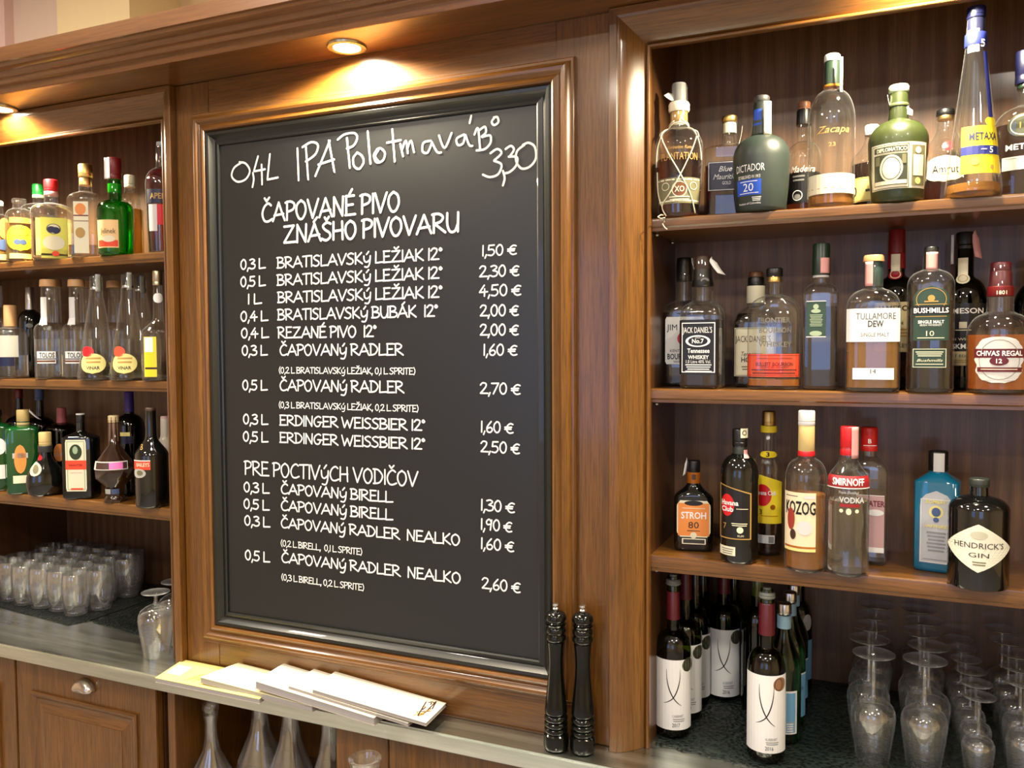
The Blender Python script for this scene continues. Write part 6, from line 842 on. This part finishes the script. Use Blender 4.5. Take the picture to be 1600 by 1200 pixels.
# ------------------------------------------------------------------ glassware
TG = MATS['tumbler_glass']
def copy_thing(o, loc, label, rz=0):
    c = o.copy(); C.objects.link(c); c.location = loc; c.rotation_euler = (0, 0, rz); c['label'] = label
    for ch in o.children:
        d = ch.copy(); C.objects.link(d); d.parent = c
    return c
def goblet(name, h, rf, rb, hb, rim, label, group, stem=.004):
    """inverted stemmed glass: rim down on the mat, foot on top"""
    o = empty(name, (0, 0, 0), 0, label, 'glass', group)
    q = rb-rim; bowl = [(rim, 0), (rim*1.01, .001), (rim+q*.35, hb*.25), (rim+q*.75, hb*.5), (rb, hb*.72), (rb*.975, hb*.81), (rb*.86, hb*.905), (rb*.6, hb*.975), (stem*1.8, hb+.006)]
    inner = [(max(r-.0013, .0004), z-.0016 if z > .01 else z) for r, z in reversed(bowl)]
    lathe('bowl', bowl+[(.0005, hb+.0065)], TG, o, 32, close=False)
    lathe('bowl_wall', [(bowl[0][0]-.0011, .0005)]+[(r-.0014, z) for r, z in bowl[1:6]]+[(rb*.86, hb*.835), (rb*.5, hb*.85), (.0005, hb*.852)], TG, o, 32, close=False)
    lathe('stem', [(stem*2, hb+.004), (stem*1.1, hb+.014), (stem, (hb+h)/2), (stem*1.15, h-.014), (stem*2.3, h-.005)], TG, o, 14)
    lathe('foot', [(stem*2, h-.007), (rf*.5, h-.0035), (rf*.96, h-.0025), (rf, h-.0015), (rf, h-.0006), (rf*.96, h-.0002), (.0005, h)], TG, o, 32)
    return o
ord_ = ('front', 'second', 'third', 'fourth', 'fifth', 'sixth')
def row(proto, xs, ys, text, group, first=True):
    for i, (x, y) in enumerate(zip(xs, ys)):
        lb = text % ord_[i]
        if i == 0 and proto.get('fresh', 0): proto.location = (x, y+.035, .9028); proto['label'] = lb; proto['fresh'] = 0
        else: copy_thing(proto, (x, y+.035, .9028), lb, i*.7)
GR = 'upturned stemmed glasses on the mat'
g1 = goblet('stemmed_beer_glass', .212, .039, .0415, .120, .030, 'x', GR, .0048); g1['fresh'] = 1
row(g1, (.560, .551, .552, .558, .566), (.110, .196, .281, .366, .452), 'upturned large stemmed glass, %s of the row next to the water bottles', GR)
row(g1, (.650, .661, .650, .662, .655), (.112, .198, .283, .369, .455), 'upturned large stemmed glass, %s of the second row from the water bottles', GR)
g2 = goblet('stemmed_wine_glass', .155, .029, .0285, .078, .021, 'x', GR, .0034); g2['fresh'] = 1
row(g2, (.742, .744, .741, .738, .736, .735), (.115, .182, .249, .316, .383, .450), 'small upturned stemmed glass, %s in the row of small ones', GR)
g3 = goblet('stemmed_tasting_glass', .190, .035, .031, .100, .024, 'x', GR, .0042); g3['fresh'] = 1
row(g3, (.818, .822, .826, .822, .820), (.125, .205, .285, .365, .445), 'upturned slender glass with double bulge, %s in the row at the right edge', GR)
row(g3, (.900, .902, .905, .903, .900), (.165, .245, .325, .405, .475), 'upturned slender glass, %s in the row beyond the right edge one', GR)
gl_ = goblet('brandy_glass', .172, .036, .046, .134, .033, 'x', 'upturned stemmed glasses by the left pillar', .004); gl_['fresh'] = 1
for i, (x, y, t) in enumerate(((-1.190, .020, 'nearest the counter edge'), (-1.214, .110, 'second back'), (-1.203, .200, 'third back'), (-1.215, .290, 'fourth back'), (-1.208, .380, 'last, at the back panel'))):
    lb = 'upturned wine glass beside the left pillar, '+t; z = .9003 if i == 0 else .9028
    if i == 0: gl_.location = (x, y, z); gl_['label'] = lb
    else: copy_thing(gl_, (x, y, z), lb, i)
def tumbler():
    o = empty('tumbler', (0, 0, 0), 0, 'x', 'glass', 'tumblers massed on the mat')
    h = .128
    prof = [(.027, 0), (.031, .002), (.0325, .010), (.0335, .028), (.0375, .05), (.0395, .08), (.0385, .110), (.0365, h-.001), (.0358, h), (.0350, h-.001), (.0368, .110), (.0378, .08), (.0358, .052), (.0315, .030), (.028, .020), (.014, .014), (.0005, .013)]
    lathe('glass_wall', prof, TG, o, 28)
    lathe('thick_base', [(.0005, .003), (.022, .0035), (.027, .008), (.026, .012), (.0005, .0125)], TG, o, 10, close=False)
    return o
tb = tumbler(); n = 0
base_pts = []
for r in range(6):
    for c in range(10):
        x = -1.690-.0815*c+.040*(r % 2)-.0165*r; y = .178+.068*r+.0035*((c*5+r*3) % 3)+.004*c
        if r >= 3: x += .0
        if x < -2.11 or y > .475 or x > -1.637: continue
        base_pts.append((x, y, r, c))
rown = ('front', 'second', 'third', 'fourth', 'fifth', 'back')
for x, y, r, c in base_pts:
    side = ('at its right-hand end', 'second from its right-hand end', 'third from its right-hand end', 'fourth from its right-hand end', 'fifth from its right-hand end', 'sixth from its right-hand end')[min(c, 5)]
    lb = 'clear tumbler in the %s row of the massed tumblers, %s' % (rown[r], side)
    if n == 0: tb.location = (x, y, .9028); tb['label'] = lb
    else: copy_thing(tb, (x, y, .9028), lb, n*.5)
    n += 1
# carafes under the counter
def carafe(x, y, z, h, rn, rb, label, knob=False, lip=1.35):
    o = empty('carafe', (x, y, z), 0, label, 'carafe', 'carafes under the counter')
    pr = [(rb*.8, 0), (rb, .004), (rb*1.05, h*.12), (rb*.98, h*.3), (rn*1.5, h*.56), (rn*1.08, h*.72), (rn, h*.88), (rn*lip*.94, h-.006), (rn*lip, h-.002), (rn*lip*.97, h), (rn*.9, h-.004), (rn*.85, h*.85), (rn*.95, h*.7), (rn*1.35, h*.56), (rb*.9, h*.3), (rb*.95, h*.1), (.0005, .008)]
    lathe('glass_wall', pr, TG, o, 32)
    if knob: lathe('stopper', [(rn*.7, h-.02), (rn*.75, h), (rn*1.1, h+.004), (rn*1.5, h+.014), (rn*1.45, h+.026), (rn*.9, h+.034), (.0005, h+.036)], TG, o, 16)
    return o
carafe(-1.012, .024, .5548, .216, .014, .05, 'small glass carafe with faceted round stopper at the left of the niche', True)
carafe(-.905, .085, .5548, .295, .017, .058, 'clear long-necked carafe beside the stoppered one in the niche')
carafe(-.795, .070, .5548, .298, .018, .055, 'clear long-necked carafe in the middle of the niche')
carafe(-.668, .060, .5548, .292, .017, .050, 'clear long-necked carafe at the right of the niche')
carafe(-.424, -.150, .6003, .250, .027, .055, 'wide-lipped glass carafe on the steel ledge under the counter', lip=1.3)
